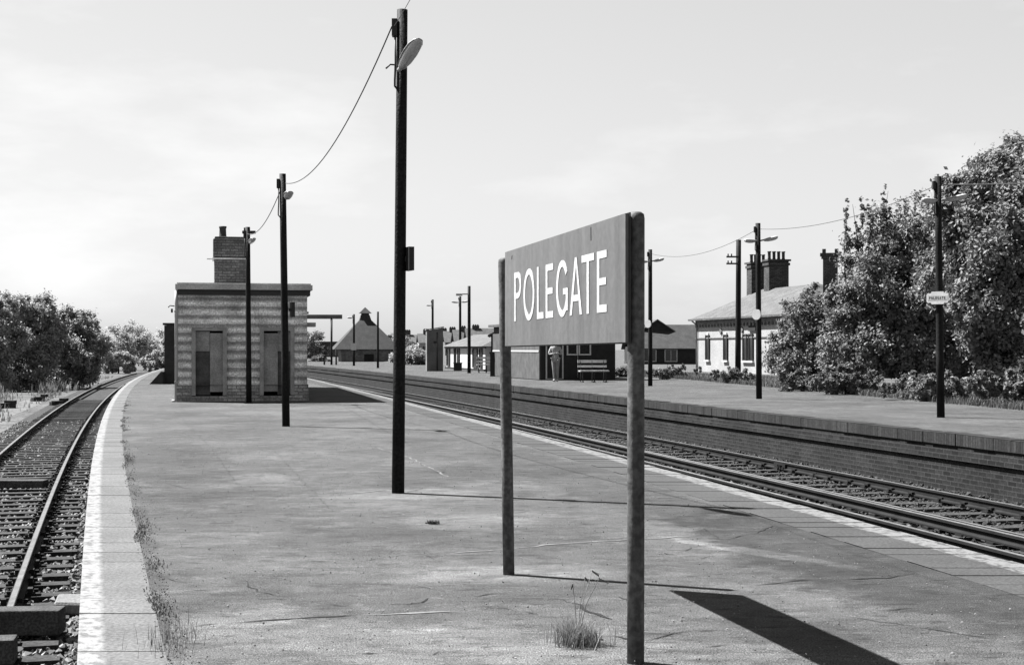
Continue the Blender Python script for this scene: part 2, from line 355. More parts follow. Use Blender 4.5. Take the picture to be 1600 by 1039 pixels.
# ------------------------------------------------------------------ ground, platforms
ys = [1.5, 4, 6, 8, 10, 12, 14, 17, 20, 24, 28, 33, 38, 44, 50, 57, 65, 75, 85, 95, 110, 125, 140, 160]
GZ = -1.27
g = MB()
R = 3000
g.quad((-R, -200, GZ), (R, -200, GZ), (R, R, GZ), (-R, R, GZ)); setting('ground', g, M['ground'], 'rough grassy ground beside the branch line reaching to the horizon')

def curve_boxes(mb, fa, fb, y0, y1, step, z0, z1, gap=.008, jit=.003, flip=False):
    """separate slabs laid along the edge curve; uv.y = metres from the edge fa"""
    y = y0
    while y < y1:
        st = step*random.uniform(.9, 1.1); a, b = y, y+st-gap; dz = random.uniform(-jit, jit)
        w = abs(fb(a)-fa(a))
        P = lambda f, yy, z: (f(yy), yy, z)
        mb.quad(P(fa, a, z1+dz), P(fb, a, z1+dz), P(fb, b, z1+dz), P(fa, b, z1+dz), [(a, 0), (a, w), (b, w), (b, 0)])
        mb.quad(P(fa, a, z0), P(fa, b, z0), P(fa, b, z1+dz), P(fa, a, z1+dz), [(a, .02), (b, .02), (b, 0), (a, 0)])
        mb.quad(P(fa, a, z0), P(fb, a, z0), P(fb, a, z1+dz), P(fa, a, z1+dz), [(a, 0), (a, w), (a, w), (a, 0)])
        mb.quad(P(fa, b, z0), P(fb, b, z0), P(fb, b, z1+dz), P(fa, b, z1+dz), [(b, 0), (b, w), (b, w), (b, 0)])
        y += st
LW = .39; RW = .66
p = MB()
ribbon(p, lambda y: Lx(y)+LW-.003, lambda y: Nx(y)-RW+.003, 0, 0, ys)
ribbon(p, lambda y: Lx(y)+.06, lambda y: Lx(y)+.06, GZ, -.075, ys)
ribbon(p, lambda y: Nx(y)-.06, lambda y: Nx(y)-.06, -1.0, -.075, ys)
ribbon(p, lambda y: Lx(y)+.06, lambda y: Lx(y)+LW, -.075, -.075, ys)
ribbon(p, lambda y: Nx(y)-.06, lambda y: Nx(y)-RW, -.075, -.075, ys)
setting('platform', p, M['asphalt'], 'asphalt island platform in the foreground')
c = MB(); curve_boxes(c, Lx, lambda y: Lx(y)+LW, 1.5, 150, .45, -.075, .003, .007, .002); setting('platform_coping', c, M['copL'], 'curved platform edge slabs with broad white painted line on the left')
c = MB(); curve_boxes(c, Nx, lambda y: Nx(y)-RW, 1.5, 150, .30, -.075, .003, .011, .003); setting('platform_coping', c, M['copR'], 'straight platform edge slabs with white line beside the main line')

# opposite platform
p = MB(); ribbon(p, lambda y: Ox(y)+.25, Bx, -.002, -.002, [y for y in ys if y >= 8]); 
setting('opposite_platform', p, M['asphalt'], 'surface of the opposite platform')
w = MB(); yy = [y for y in np.arange(8, 161, 2.0)]
ribbon(w, lambda y: Ox(y)+.085, lambda y: Ox(y)+.085, -1.0, -.42, yy)
ow = tag(w.build('platform_wall', M['brickwall']), 'long dark brick wall below the opposite platform edge', 'platform wall')
w = MB()
ribbon(w, lambda y: Ox(y)+.035, lambda y: Ox(y)+.035, -.42, -.195, yy); ribbon(w, lambda y: Ox(y)+.035, lambda y: Ox(y)+.22, -.42, -.42, yy); ribbon(w, lambda y: Ox(y)+.035, lambda y: Ox(y)+.2, -.195, -.195, yy)
w.build('corbel_course', M['brickwall'], ow)
w = MB()
y = 8.0
while y < 160:      # brick on edge coping, each course a touch uneven
    st = random.choice((.225, .3, .45, .6)) if y < 55 else 3; b = y+st-.004; o1 = random.uniform(-.006, .012); dz = random.uniform(-.012, .006)
    P = lambda yy, o, z: (Ox(yy)+o, yy, z)
    w.quad(P(y, o1, -.185), P(b, o1, -.185), P(b, o1, dz), P(y, o1, dz), [(y, 0), (b, 0), (b, .235), (y, .235)])
    w.quad(P(y, o1, dz), P(b, o1, dz), P(b, .3, dz+.004), P(y, .3, dz+.004), [(y, 0), (b, 0), (b, .235), (y, .235)])
    w.quad(P(y, o1, -.185), P(b, o1, -.185), P(b, .2, -.185), P(y, .2, -.185))
    w.quad(P(y, o1, -.185), P(y, .2, -.185), P(y, .2, dz), P(y, o1, dz)); w.quad(P(b, o1, -.185), P(b, .2, -.185), P(b, .2, dz), P(b, o1, dz))
    y += st
w.build('coping_brick', M['soldier'], ow)
# raised earth behind the opposite platform
v = MB(); yv = [8, 16, 24, 32, 40, 50, 62, 80, 100, 130, 160]
ribbon(v, lambda y: Bx(y)-.05, lambda y: Bx(y)+1.2, -.012, .07, yv); ribbon(v, lambda y: Bx(y)+1.2, lambda y: Bx(y)+150, .07, .0, yv)
v.quad((Ox(160), 160, -.012), (130, 160, 0), (130, 420, 0), (-90, 420, 0))
setting('grass_verge', v, M['ground'], 'grassy bank behind the opposite platform')

# main line track bed
t = MB(); yt = [y for y in ys if y >= 4]
ribbon(t, lambda y: Nx(y)-.1, lambda y: Ox(y)+.3, -.95, -.95, yt); setting('track_bed', t, M['ballast'], 'ballast bed of the main line between the platforms')
t = MB(); ribbon(t, lambda y: RRx(y)-2.6, lambda y: Lx(y)+.1, -1.245, -1.245, ys); setting('track_bed', t, M['ballast'], 'ballast bed of the branch line left of the platform')

def stones(name, fx0, fx1, y0, y1, n, z, m, label, smin=.018, smax=.045, power=1.5):
    u = np.random.rand(n); Y = y0+(y1-y0)*u**power
    X = np.array([fx0(a)+(fx1(a)-fx0(a))*np.random.rand() for a in Y])
    base = np.array([[1,0,0],[-1,0,0],[0,1,0],[0,-1,0],[0,0,.8],[0,0,-.8]], float)
    F0 = np.array([[0,2,4],[2,1,4],[1,3,4],[3,0,4],[2,0,5],[1,2,5],[3,1,5],[0,3,5]])
    s = np.random.uniform(smin, smax, (n, 1, 1)); 
    V = base[None]*s*np.random.uniform(.65, 1.35, (n, 6, 1))
    a = np.random.rand(n)*2*pi; ca, sa = np.cos(a), np.sin(a); b = np.random.uniform(-.7, .7, n); cb, sb = np.cos(b), np.sin(b)
    x, y_, z_ = V[..., 0].copy(), V[..., 1].copy(), V[..., 2].copy()
    x2 = x*cb[:, None]+z_*sb[:, None]; z2 = -x*sb[:, None]+z_*cb[:, None]
    V[..., 0] = x2*ca[:, None]-y_*sa[:, None]+X[:, None]; V[..., 1] = x2*sa[:, None]+y_*ca[:, None]+Y[:, None]; V[..., 2] = z2+z+np.random.uniform(-.005, .03, n)[:, None]
    F = (F0[None]+6*np.arange(n)[:, None, None]).reshape(-1, 3)
    return tag(raw(name, V.reshape(-1, 3), F, m), label, None, None, 'stuff')
stones('ballast_stones', lambda y: RRx(y)-2.5, lambda y: Lx(y)+.05, 9.5, 50, 17000, -1.204, M['stone'], 'loose ballast stones of the branch line', power=1.8)
stones('ballast_stones', lambda y: Nx(y)+.1, lambda y: Ox(y)+.15, 10, 60, 24000, -.935, M['stone_dark'], 'dark ballast stones between the main line rails', power=1.5)

stones('platform_grit', lambda y: Lx(y)+.5, lambda y: Nx(y)-.8, 5.9, 24, 2600, .002, M['stone'], 'loose grit and small pebbles scattered on the platform asphalt', smin=.002, smax=.0065, power=1.6)
stones('platform_grit', lambda y: Lx(y)+.36, lambda y: Lx(y)+.50, 5.9, 20, 700, .002, M['stone_dark'], 'dark soil crumbs along the seam of the left coping', smin=.002, smax=.006, power=1.6)

# ------------------------------------------------------------------ railway tracks
def rail_obj(name, fx, z, y0, y1, parent, topm, h=.14, w=.035, bolts=None):
    mb = MB(); top = MB(); ysr = list(np.arange(y0, min(y1, 60), 2.0))+list(np.arange(min(y1, 60), y1+.1, 5.0))
    prof = [(-.065, -h), (-.065, -h+.02), (-.012, -h+.035), (-.012, -.04), (-w, -.03), (-w, -.002), (w, -.002), (w, -.03), (.012, -.04), (.012, -h+.035), (.065, -h+.02), (.065, -h)]
    for a, b in zip(ysr[:-1], ysr[1:]):
        for (u0, z0), (u1, z1) in zip(prof[:-1], prof[1:]):
            mb.quad((fx(a)+u0, a, z+z0), (fx(a)+u1, a, z+z1), (fx(b)+u1, b, z+z1), (fx(b)+u0, b, z+z0))
        top.quad((fx(a)-w*.8, a, z), (fx(a)+w*.8, a, z), (fx(b)+w*.8, b, z), (fx(b)-w*.8, b, z))
        top.quad((fx(a)-w*.8, a, z-.004), (fx(a)+w*.8, a, z-.004), (fx(b)+w*.8, b, z-.004), (fx(b)-w*.8, b, z-.004))
    for yy in (bolts or []):
        mb.box((fx(yy)-.03, yy, z-.07), (.05, .5, .07), atan2(-(fx(yy+.5)-fx(yy)), .5)); mb.box((fx(yy)+.03, yy, z-.07), (.05, .5, .07), atan2(-(fx(yy+.5)-fx(yy)), .5))
        for k in (-.18, -.06, .06, .18): mb.box((fx(yy)-.06, yy+k, z-.07), (.05, .03, .03))
    r = mb.build(name, M['rail'], parent); top.build('running_surface', topm, r); return r
sl = MB(); sl.box((0, 0, 0), (2.5, .24, .11)); 
def track(name, label, f0, f1, z, y0, y1, sy0, sy1, topm, spacing, group, bolts0=None, bolts1=None, wid=2.45, chair=True):
    root = thing(name, label, 'railway track', (0, 0, 0), 0, group)
    rail_obj('rail', f0, z, y0, y1, root, topm, bolts=bolts0); rail_obj('rail', f1, z, y0, y1, root, topm, bolts=bolts1)
    yy = sy0; first = None; n = 0
    while yy < sy1 and n < 100:
        xm = (f0(yy)+f1(yy))/2; ang = atan2((f0(yy+.5)-f0(yy-.5)), 1.0)
        if first is None:
            s = MB(); s.box((0, 0, 0), (wid, .235, .12)); o = s.build('sleeper', M['sleeper'], root)
            hw = abs(f1(yy)-f0(yy))/2*cos(ang); first = o
            for sd in (-1, 1):
                k = MB(); k.box((sd*hw, 0, .07), (.34, .15, .03)); k.box((sd*hw-.075, 0, .105), (.05, .12, .06)); k.box((sd*hw+.075, 0, .105), (.05, .12, .06))
                k.box((sd*hw+.13, .04, .095), (.04, .04, .04)); k.box((sd*hw-.13, -.04, .095), (.04, .04, .04)); k.build('rail_chair', M['rail'], o)
        else:
            o = copy_tree(first, root)
        o.location = (xm+random.uniform(-.04, .04), yy, z-.14-.075); o.rotation_euler = (random.uniform(-.02, .02), 0, -ang+random.uniform(-.012, .012))
        yy += spacing*random.uniform(.9, 1.1); n += 1
    return root
GA = 1.56
track('railway_track', 'curving branch line track with dark sleepers left of the platform', lambda y: RRx(y)-GA, RRx, -1.0, 12.35, 140, 10.6, 70, M['rusttop'], .60, 'tracks of the station', bolts1=[30])
t1, t2 = lerp_x(.597), lerp_x(.842)
track('railway_track', 'main line track along the foot of the opposite platform wall', t1, t2, -.75, 8, 150, 9, 75, M['railtop'], .70, 'tracks of the station', bolts0=[31], bolts1=[26.5])
t3, t4 = lerp_x(.11), lerp_x(.345)
track('railway_track', 'main line track close below the island platform edge, mostly hidden', t3, t4, -.75, 8, 150, 10, 75, M['railtop'], .72, 'tracks of the station')
def third(label, f):
    r = thing('conductor_rail', label, 'conductor rail', (0, 0, 0), 0, 'conductor rails between the tracks')
    rail_obj('rail', f, -.68, 8, 150, r, M['railtop'], h=.12, w=.04)
    k = MB()
    for yy in np.arange(9, 70, 2.9):
        k.lathe([(.06, 0), (.06, .03), (.045, .05), (.07, .07), (.045, .09), (.05, .12)], 10, (f(yy), yy, -.92))
    k.build('insulators', M['concrete'], r)
third('conductor rail nearest the island platform edge', lerp_x(.42)); third('conductor rail just in front of the far running rails', lerp_x(.535))
def baulk(label, a, b, w, h, z):
    a = Vector(a); b = Vector(b); d = b-a; m_ = MB(); m_.box((0, 0, h/2), (d.length, w, h))
    o = m_.build('timber_baulk', M['baulk']); o.location = ((a.x+b.x)/2, (a.y+b.y)/2, z); o.rotation_euler = (0, .0, atan2(d.y, d.x)); tag(o, label, 'timber')
    bv = o.modifiers.new('bevel', 'BEVEL'); bv.width = .012; bv.segments = 2
baulk('heavy timber baulk lying across the end of the branch rails', G(-60, 985, -1.1), G(98, 983, -1.1), .24, .22, -1.13)
baulk('short pale-topped timber baulk in front of the rail end', G(-70, 1030, -1.1), G(25, 1026, -1.1), .24, .2, -1.14)
baulk('dark timber baulk laid across both branch rails further along', G(-40, 752, -1.0), G(72, 752, -1.0), .30, .13, -1.10)
b_ = G(112, 945, -1.1); sb = MB(); sb.box((0, 0, .05), (.26, .34, .12)); o = sb.build('concrete_block', M['concrete'], None, (b_.x-.02, b_.y, -1.14)); tag(o, 'pale broken concrete block beside the branch platform edge', 'block'); o.rotation_euler = (.1, .05, .2)
bv = o.modifiers.new('bevel', 'BEVEL'); bv.width = .02

# ------------------------------------------------------------------ cracks, joints and repairs of the asphalt
def crackline(mb, pts, w, z):
    P = [G(*q) for q in pts]; L = []
    for a, b in zip(P[:-1], P[1:]):
        n = max(2, int((b-a).length/.09)); L += [a+(b-a)*i/n for i in range(n)]
    L.append(P[-1]); Q = []
    for i, q in enumerate(L):
        d = (L[min(i+1, len(L)-1)]-L[max(i-1, 0)]); d.z = 0; d.normalize(); n_ = Vector((-d.y, d.x, 0)); q = q+n_*random.gauss(0, .012)
        ww = w*random.uniform(.1, 1.3)*(0 if i in (0, len(L)-1) else 1); Q.append((q-n_*ww, q+n_*ww))
    for (a, b), (c_, d) in zip(Q[:-1], Q[1:]): mb.quad((a.x, a.y, z), (b.x, b.y, z), (d.x, d.y, z), (c_.x, c_.y, z))
mb = MB()
for pts, w in [([(352, 975), (430, 968), (555, 961)], .012), ([(420, 880), (470, 878), (520, 876)], .006), ([(560, 878), (640, 866), (700, 864)], .004),
               ([(545, 640), (600, 672), (650, 700)], .004), ([(1160, 915), (1250, 907), (1390, 903), (1440, 893)], .009), ([(1130, 845), (1180, 833), (1207, 821)], .007),
               ([(740, 932), (775, 927)], .008), ([(750, 937), (770, 936)], .008), ([(875, 935), (905, 945), (935, 960), (960, 968)], .012), ([(1010, 1002), (1080, 985), (1135, 984)], .007),
               ([(1100, 1012), (1135, 1006)], .01), ([(1380, 955), (1440, 950)], .006), ([(420, 812), (470, 818), (500, 817)], .004), ([(250, 752), (330, 750), (420, 745)], .004),
               ([(560, 720), (620, 712)], .004), ([(1035, 818), (1100, 826), (1130, 845)], .004), ([(650, 750), (700, 748), (760, 745)], .004), ([(380, 905), (400, 925), (440, 930)], .006),
               ([(270, 640), (330, 700), (372, 760)], .003), ([(1290, 960), (1400, 975), (1560, 1000)], .005), ([(430, 705), (480, 760), (520, 800)], .003)]: crackline(mb, pts, w, .003)
rc = random.Random(21)
for i in range(46):
    px_, py_ = rc.uniform(230, 1300), 640+400*rc.random()**.8; L_ = rc.uniform(15, 60); a_ = rc.uniform(-.25, .25)
    if px_ > 330+ (py_-560)*2.6: continue
    crackline(mb, [(px_, py_), (px_+L_*.5, py_+L_*.5*a_+rc.uniform(-3, 3)), (px_+L_, py_+L_*a_)], rc.uniform(.002, .007), .003)
setting('pavement_cracks', mb, M['crack'], 'dark cracks in the platform asphalt')
mb = MB()
for pts, w in [([(560, 962), (680, 957), (730, 955)], .02), ([(800, 858), (870, 850), (960, 845), (1080, 838)], .015), ([(700, 865), (800, 857)], .012), ([(540, 772), (600, 766), (680, 768)], .02),
               ([(330, 660), (400, 662)], .03), ([(590, 700), (640, 715), (700, 745)], .01), ([(960, 985), (1060, 990)], .012)]: crackline(mb, pts, w, .0035)
setting('pavement_joints', mb, M['palecrack'], 'pale sanded joints in the platform asphalt')
# ------------------------------------------------------------------ station sign
A = Vector((-.019, 8.52, 0)); B = Vector((.532, 6.12, 0)); D = (B-A).normalized(); NRM = Vector((-.97464, -.22376, 0))
sign = thing('station_sign', 'large grey station name board reading POLEGATE on two round posts', 'station sign', ((A.x+B.x)/2, (A.y+B.y)/2, 0))
so_ = Vector(sign.location)
def dome_post(p, h, r, lean=(0, 0)):
    mb = MB(); pr = [(r, -.02), (r*1.01, h*.3), (r, h*.6), (r, h-.03), (r*.93, h-.012), (r*.6, h-.002), (.001, h)]
    q = p-so_
    mb.tube([(q.x+lean[0]*z/h, q.y+lean[1]*z/h, z) for _, z in pr], [a for a, _ in pr], 24); return mb.build('post', M['post'], sign)
dome_post(A, 1.895, .0345, (-.03, 0)); dome_post(B, 1.94, .037, (.002, 0))
def ST(u, v, d):
    """u along the board, v height, d proud of the board centre"""
    zz = v + (u-1.3)*.005
    q = A-so_ + D*u + NRM*(.046+d); return (q.x, q.y, zz)
ZB, ZT = 1.372, 1.922
mb = MB(); mb.prism([(.155, ZB), (2.500, ZB), (2.500, ZT), (.155, ZT)], -.003, .012, ST); panel = mb.build('board', M['enamel'], sign)
mb = MB()   # folded rim behind the plate
for a, b in [((.150, ZB-.006), (.185, ZT+.004)), ((2.43, ZB-.006), (2.508, ZT+.004)), ((.185, ZB-.006), (2.43, ZB+.02)), ((.185, ZT-.02), (2.43, ZT+.004))]:
    mb.prism([a, (b[0], a[1]), b, (a[0], b[1])], -.010, -.0035, ST)
mb.build('rim', M['signback'], sign)
mb = MB(); mb.prism([(1.965, ZT-.075), (1.98, ZT-.075), (1.978, ZT-.012), (1.962, ZT-.012)], .0121, .0126, ST); mb.build('rust_streak', M['iron'], panel)
mb = MB(); mb.prism([(.32, ZT-.055), (.345, ZT-.05), (.35, ZT-.03), (.325, ZT-.035)], .0121, .0126, ST); mb.build('enamel_chip', M['iron'], panel)
def glyph(ch, w, h=1.0, t=.165):
    """list of outlines for a plain sans capital in a w x h cell"""
    def arc(cx, cy, rx, ry, a0, a1, tx, ty, n=26):
        o = [(cx+rx*cos(a0+(a1-a0)*i/n), cy+ry*sin(a0+(a1-a0)*i/n)) for i in range(n+1)]
        q = [(cx+(rx-tx)*cos(a0+(a1-a0)*i/n), cy+(ry-ty)*sin(a0+(a1-a0)*i/n)) for i in range(n+1)]
        return [[o[i], o[i+1], q[i+1], q[i]] for i in range(n)]
    rect = lambda x0, y0, x1, y1: [(x0, y0), (x1, y0), (x1, y1), (x0, y1)]
    if ch == 'O': return arc(w/2, h/2, w/2, h/2*1.02, 0, 2*pi, t, t*.85, 44)
    if ch == 'L': return [rect(0, 0, t, h), rect(t, 0, w, t*.9)]
    if ch == 'E': return [rect(0, 0, t, h), rect(t, 0, w, t*.88), rect(t, h/2-t*.42, w*.93, h/2+t*.42), rect(t, h-t*.88, w, h)]
    if ch == 'T': return [rect(w/2-t/2, 0, w/2+t/2, h-t*.88), rect(0, h-t*.88, w, h)]
    if ch == 'A': return [[(0, 0), (t*1.02, 0), (w/2+t*.45, h), (w/2-t*.45, h)], [(w-t*1.02, 0), (w, 0), (w/2+t*.45, h), (w/2+.02, h*.86)], rect(w*.27, h*.24, w*.73, h*.24+t*.8)]
    if ch == 'P':
        c_ = .72
        return [rect(0, 0, t, h), rect(t, h-t*.85, w*.5, h), rect(t, h*(1-.54), w*.5, h*(1-.54)+t*.85)] + arc(w*.5, h*(1-.27), w*.5, h*.27, -pi/2, pi/2, t, t*.85, 18)
    if ch == 'G': return arc(w*.52, h/2, w*.52, h/2*1.02, .62, 2*pi-.55, t, t*.85, 36)+[rect(w-t, h*.1, w, h*.5), rect(w*.6, h*.5-t*.8, w-t, h*.5)]
    return []
def lettering(mb, word, spans, v0, h, d0, d1, T, t=.165):
    for i, (ch, (u0, u1)) in enumerate(zip(word, spans)):
        for k, pl in enumerate(glyph(ch, (u1-u0)/h, 1.0, t)):
            e = 2e-5*(k % 7)     # keeps overlapping strokes out of one plane
            mb.prism([(u0+x*h, v0+y*h) for x, y in pl], d0, d1+e, T)
mb = MB()
lettering(mb, 'POLEGATE', [(.405, .575), (.632, .885), (.942, 1.085), (1.130, 1.285), (1.345, 1.57), (1.605, 1.825), (1.82, 2.03), (2.077, 2.23)], 1.51, .277, .0122, .0145, ST, .138)
mb.build('lettering', M['white'], panel)
# ------------------------------------------------------------------ lamp poles
def lamp(root, z, d, L, w, poleR):
    """oval street lantern pointing along d from the pole"""
    d = Vector(d).normalized(); side = d.cross(Vector((0, 0, 1))).normalized(); up = side.cross(d)
    o = Vector((0, 0, z))
    arm = MB(); arm.tube([o+d*poleR*.4, o+d*(poleR+.12)], .022, 8); a = arm.build('lamp_arm', M['lampbody'], root)
    hb = MB(); n = 10; base = o+d*(poleR+.04)
    prof = [(0, .25), (.08, .6), (.3, .9), (.6, 1.0), (.82, .9), (.95, .6), (1, .2)]
    def shell(mb, sgn, hscale, inset):
        rings = []
        for s_, k in prof:
            rings.append([base+d*(s_*L)+side*(cos(pi*j/n)*w/2*k*inset)+up*(sgn*sin(pi*j/n)*hscale*k) for j in range(n+1)])
        for r0, r1 in zip(rings[:-1], rings[1:]):
            for j in range(n): mb.quad(r0[j], r0[j+1], r1[j+1], r1[j], smooth=True)
        for r_ in (rings[0], rings[-1]): mb.poly(r_)
        for r0, r1 in zip(rings[:-1], rings[1:]): mb.quad(r0[0], r0[-1], r1[-1], r1[0])
    shell(hb, 1, w*.22, 1.0); a2 = hb.build('lamp_housing', M['lampbody'], root)
    bb = MB(); base = base-up*.004; shell(bb, -1, w*.42, .88); bb.build('lamp_bowl', M['bowl'], a2)
def pole(label, px, py, topy, dpx, lamps, group='lamp poles on the platforms', extra=None, name='lamp_pole', cat='lamp pole', z0=0.0, lean=0):
    b = G(px, py, z0); sc = FPX/b.y; h = (py-topy)/sc; r = dpx/sc/2
    root = thing(name, label, cat, b, 0, group)
    mb = MB(); mb.tube([(lean*k, 0, h*k) for k in (-.01, .25, .5, .75, 1)], [r*1.1, r*1.06, r*1.0, r*.96, r*.92], 16); mb.build('pole_shaft', M['pole'], root)
    for z, d, L, w in lamps: lamp(root, z if z > 0 else h+z, d, L, w, r)
    mb = MB()
    if lamps:
        o_ = lean*.95; mb.box((o_-r-.015, 0, h-.17), (.05, .09, .16)); mb.tube([(o_-r-.01, -.02, h-.25), (o_-r-.005, -.03, h-.5), (o_-r-.012, -.03, h-.66), (o_-r-.012, -.03, h-.72), (o_-r+.02, -.03, h-.76)], .011, 6)
        mb.build('wire_bracket', M['iron'], root)
    return root, h, r
P1, H1, R1 = pole('tallest nearest dark lamp pole standing behind the name board', 622, 770, 16, 18, [(-.58, (.27, -.74, .19), .62, .15)], lean=.04)
mb = MB(); mb.box((R1+.05, -.03, 2.19), (.05, .16, .22), .4); mb.box((R1+.02, 0, 2.19), (.06, .05, .05)); mb.build('speaker_box', M['iron'], P1)
mb = MB(); mb.tube([(-.02, -.02, H1-.52), (-.07, -.04, H1-.52), (-.11, -.05, H1-.56)], .008, 6); mb.build('conduit_hook', M['iron'], P1)
P2, H2, R2 = pole('dark lamp pole second from the name board in front of the banded block', 447, 666, 272, 11, [(-.44, (.25, -.9, .14), .42, .17)], lean=-.06)
mb = MB(); mb.box((R2+.05, -.03, 2.03), (.05, .2, .26), .4); mb.box((R2+.02, 0, 2.03), (.06, .05, .05)); mb.build('speaker_box', M['iron'], P2)
P3, H3, R3 = pole('dark lamp pole standing against the banded block wall', 389, 629.5, 355, 8, [(-.42, (.36, -.8, .2), .40, .17)], lean=-.03)
mb = MB(); mb.box((0, 0, H3-.13), (.32, .10, .07)); mb.box((-.11, 0, H3-.06), (.03, .04, .09)); mb.build('crossarm', M['iron'], P3)
def two(z=-.48): return [(z, (-.9, -.42, .03), .36, .17), (z, (.9, -.2, .20), .40, .17)]
P4, H4, R4 = pole('right most lamp pole with two lanterns in front of the big leafy trees', 1470, 652, 276, 11, two(), lean=-.06)
P5, H5, R5 = pole('lamp pole with two lanterns right of the telegraph pole before the white house', 1186, 623, 349, 8.5, two(), lean=-.03)
P6, H6, R6 = pole('lamp pole with two lanterns just right of the near sign post', 1016, 603, 390, 6.5, two(-.44), lean=0)
TP, HT, RT = pole('unlit telegraph pole with short crossarms in front of the white house', 1153, 593, 375, 8.5, [], name='telegraph_pole', cat='telegraph pole', group='telegraph poles', lean=.03)
mb = MB()
for z in (HT-.75, HT-1.05): mb.box((-.25, -.12, z), (.55, .07, .07)); mb.box((-.45, -.12, z+.08), (.05, .05, .1)); mb.box((-.3, -.12, z+.08), (.05, .05, .1))
mb.build('crossarm', M['iron'], TP)
P7, H7, R7 = pole('dark pole with a long left arm beside the far bench', 733, 583, 447, 5, [], lean=0, name='lamp_pole')
mb = MB(); mb.box((-.35, 0, H7-.45), (.75, .1, .06)); mb.box((-.55, 0, H7-.50), (.35, .18, .08)); mb.build('lamp_arm', M['lampbody'], P7)
P8, H8, R8 = pole('thin lamp pole rising behind the roof of the white hut', 719, 575, 463, 4, [(-.44, (-.95, -.25, .1), .5, .2), (-.44, (.95, .1, .2), .5, .2)])
P9, H9, R9 = pole('thin pole rising behind the tall brick box', 676, 571, 468, 3.6, [(-.5, (-.95, -.25, .1), .4, .2)])
P10, H10, R10 = pole('thin pole in front of the right slope of the pyramid roof', 590.5, 575, 487, 3.4, [])
P11, H11, R11 = pole('thin pole with a white plate in front of the pyramid roofed building', 553, 571.5, 491, 3.4, [(-.3, (-.95, -.25, .1), .4, .2)])
mb = MB(); q = G(553, 571.5); mb.box((0, 0, 0), (.42, .03, .55)); o = mb.build('notice_plate', M['trim'], None, (q.x-.01, q.y-.1, 1.52)); tag(o, 'small white plate fixed to a thin pole before the pyramid roof', 'sign')
# wires
def wire(label, a, b, sag, r=.007):
    a = Vector(a); b = Vector(b); n = 24; mb = MB()
    mb.tube([(a+(b-a)*(i/n))-Vector((0, 0, 4*sag*(i/n)*(1-i/n))) for i in range(n+1)], r, 5); tag(mb.build('overhead_wire', M['wire']), label, 'wire', 'sagging wires between the poles')
top = lambda P, H, dx=-.06: (P.location.x+dx, P.location.y, P.location.z+H-.16)
wire('sagging wire from the tallest pole to the second pole', top(P1, H1), top(P2, H2, -.02), .42)
wire('sagging wire from the second pole to the pole at the banded block', top(P2, H2, -.05), top(P3, H3), .30, .008)
wire('wire rising from the tallest pole out of the top of the view', top(P1, H1, -.04), (.45, 5.0, 4.6), .2, .003)
wire('wire between the two right hand lamp poles on the opposite platform', top(P5, H5, .05), top(P4, H4, -.05), .25, .0065)
wire('faint wire between the middle lamp pole and the telegraph pole region', top(P6, H6, .05), top(P5, H5, -.05), .35, .0065)
wire('wire from the right most lamp pole out of the right side', top(P4, H4, .05), (14.5, 20, 4.6), .25, .009)

# totem name plates hung on the opposite poles
def totem(label, P, z, w=.52):
    mb = MB(); b = P.location; yaw = -.75
    R_ = Matrix.Rotation(yaw, 3, 'Z')
    def T(u, v, d): q = R_ @ Vector((u, -d, v)); return tuple(q)
    h = w*.5
    shape = [(-.5*w, -.14*w), (-.46*w, -.2*w), (-.30*w, -.2*w), (-.27*w, -.27*w), (.27*w, -.27*w), (.30*w, -.2*w), (.46*w, -.2*w), (.5*w, -.14*w)]
    shape = shape+[(x, -y) for x, y in shape[::-1]]
    mb.prism(shape, -.01, .01, T); o = mb.build('name_plate', M['trim'], None, (b.x-.09, b.y-.09, z)); tag(o, label, 'station sign', 'lozenge name plates on the opposite poles')
    t_ = MB(); t_.prism([(-.44*w, -.1*w), (.44*w, -.1*w), (.44*w, .1*w), (-.44*w, .1*w)], .0102, .013, T); bar = t_.build('name_bar', M['lampbody'], o)
    l = MB(); cw = .09*w; sp = [(-.38*w+i*.096*w, -.38*w+i*.096*w+.07*w) for i in range(8)]
    lettering(l, 'POLEGATE', sp, -.055*w, .11*w, .0132, .015, T, .2); l.build('lettering', M['signback'], bar)
totem('white lozenge name plate on the right most lamp pole', P4, 2.35, .46)
def globe(label, P, z):
    mb = MB(); n = 10
    mb.prism([(.14*cos(2*pi*i/20), .14*sin(2*pi*i/20)) for i in range(20)], -.02, .02, lambda u, v, d: (u, d, v)); o = mb.build('disc_sign', M['trim'], None, (P.location.x-.09, P.location.y-.14, z)); tag(o, label, 'sign', 'pale round discs on the opposite poles'); o.rotation_euler = (0, 0, -.75)
globe('pale round disc on the lamp pole before the white house', P5, 2.27); globe('pale round disc on the lamp pole beside the near sign post', P6, 2.25)

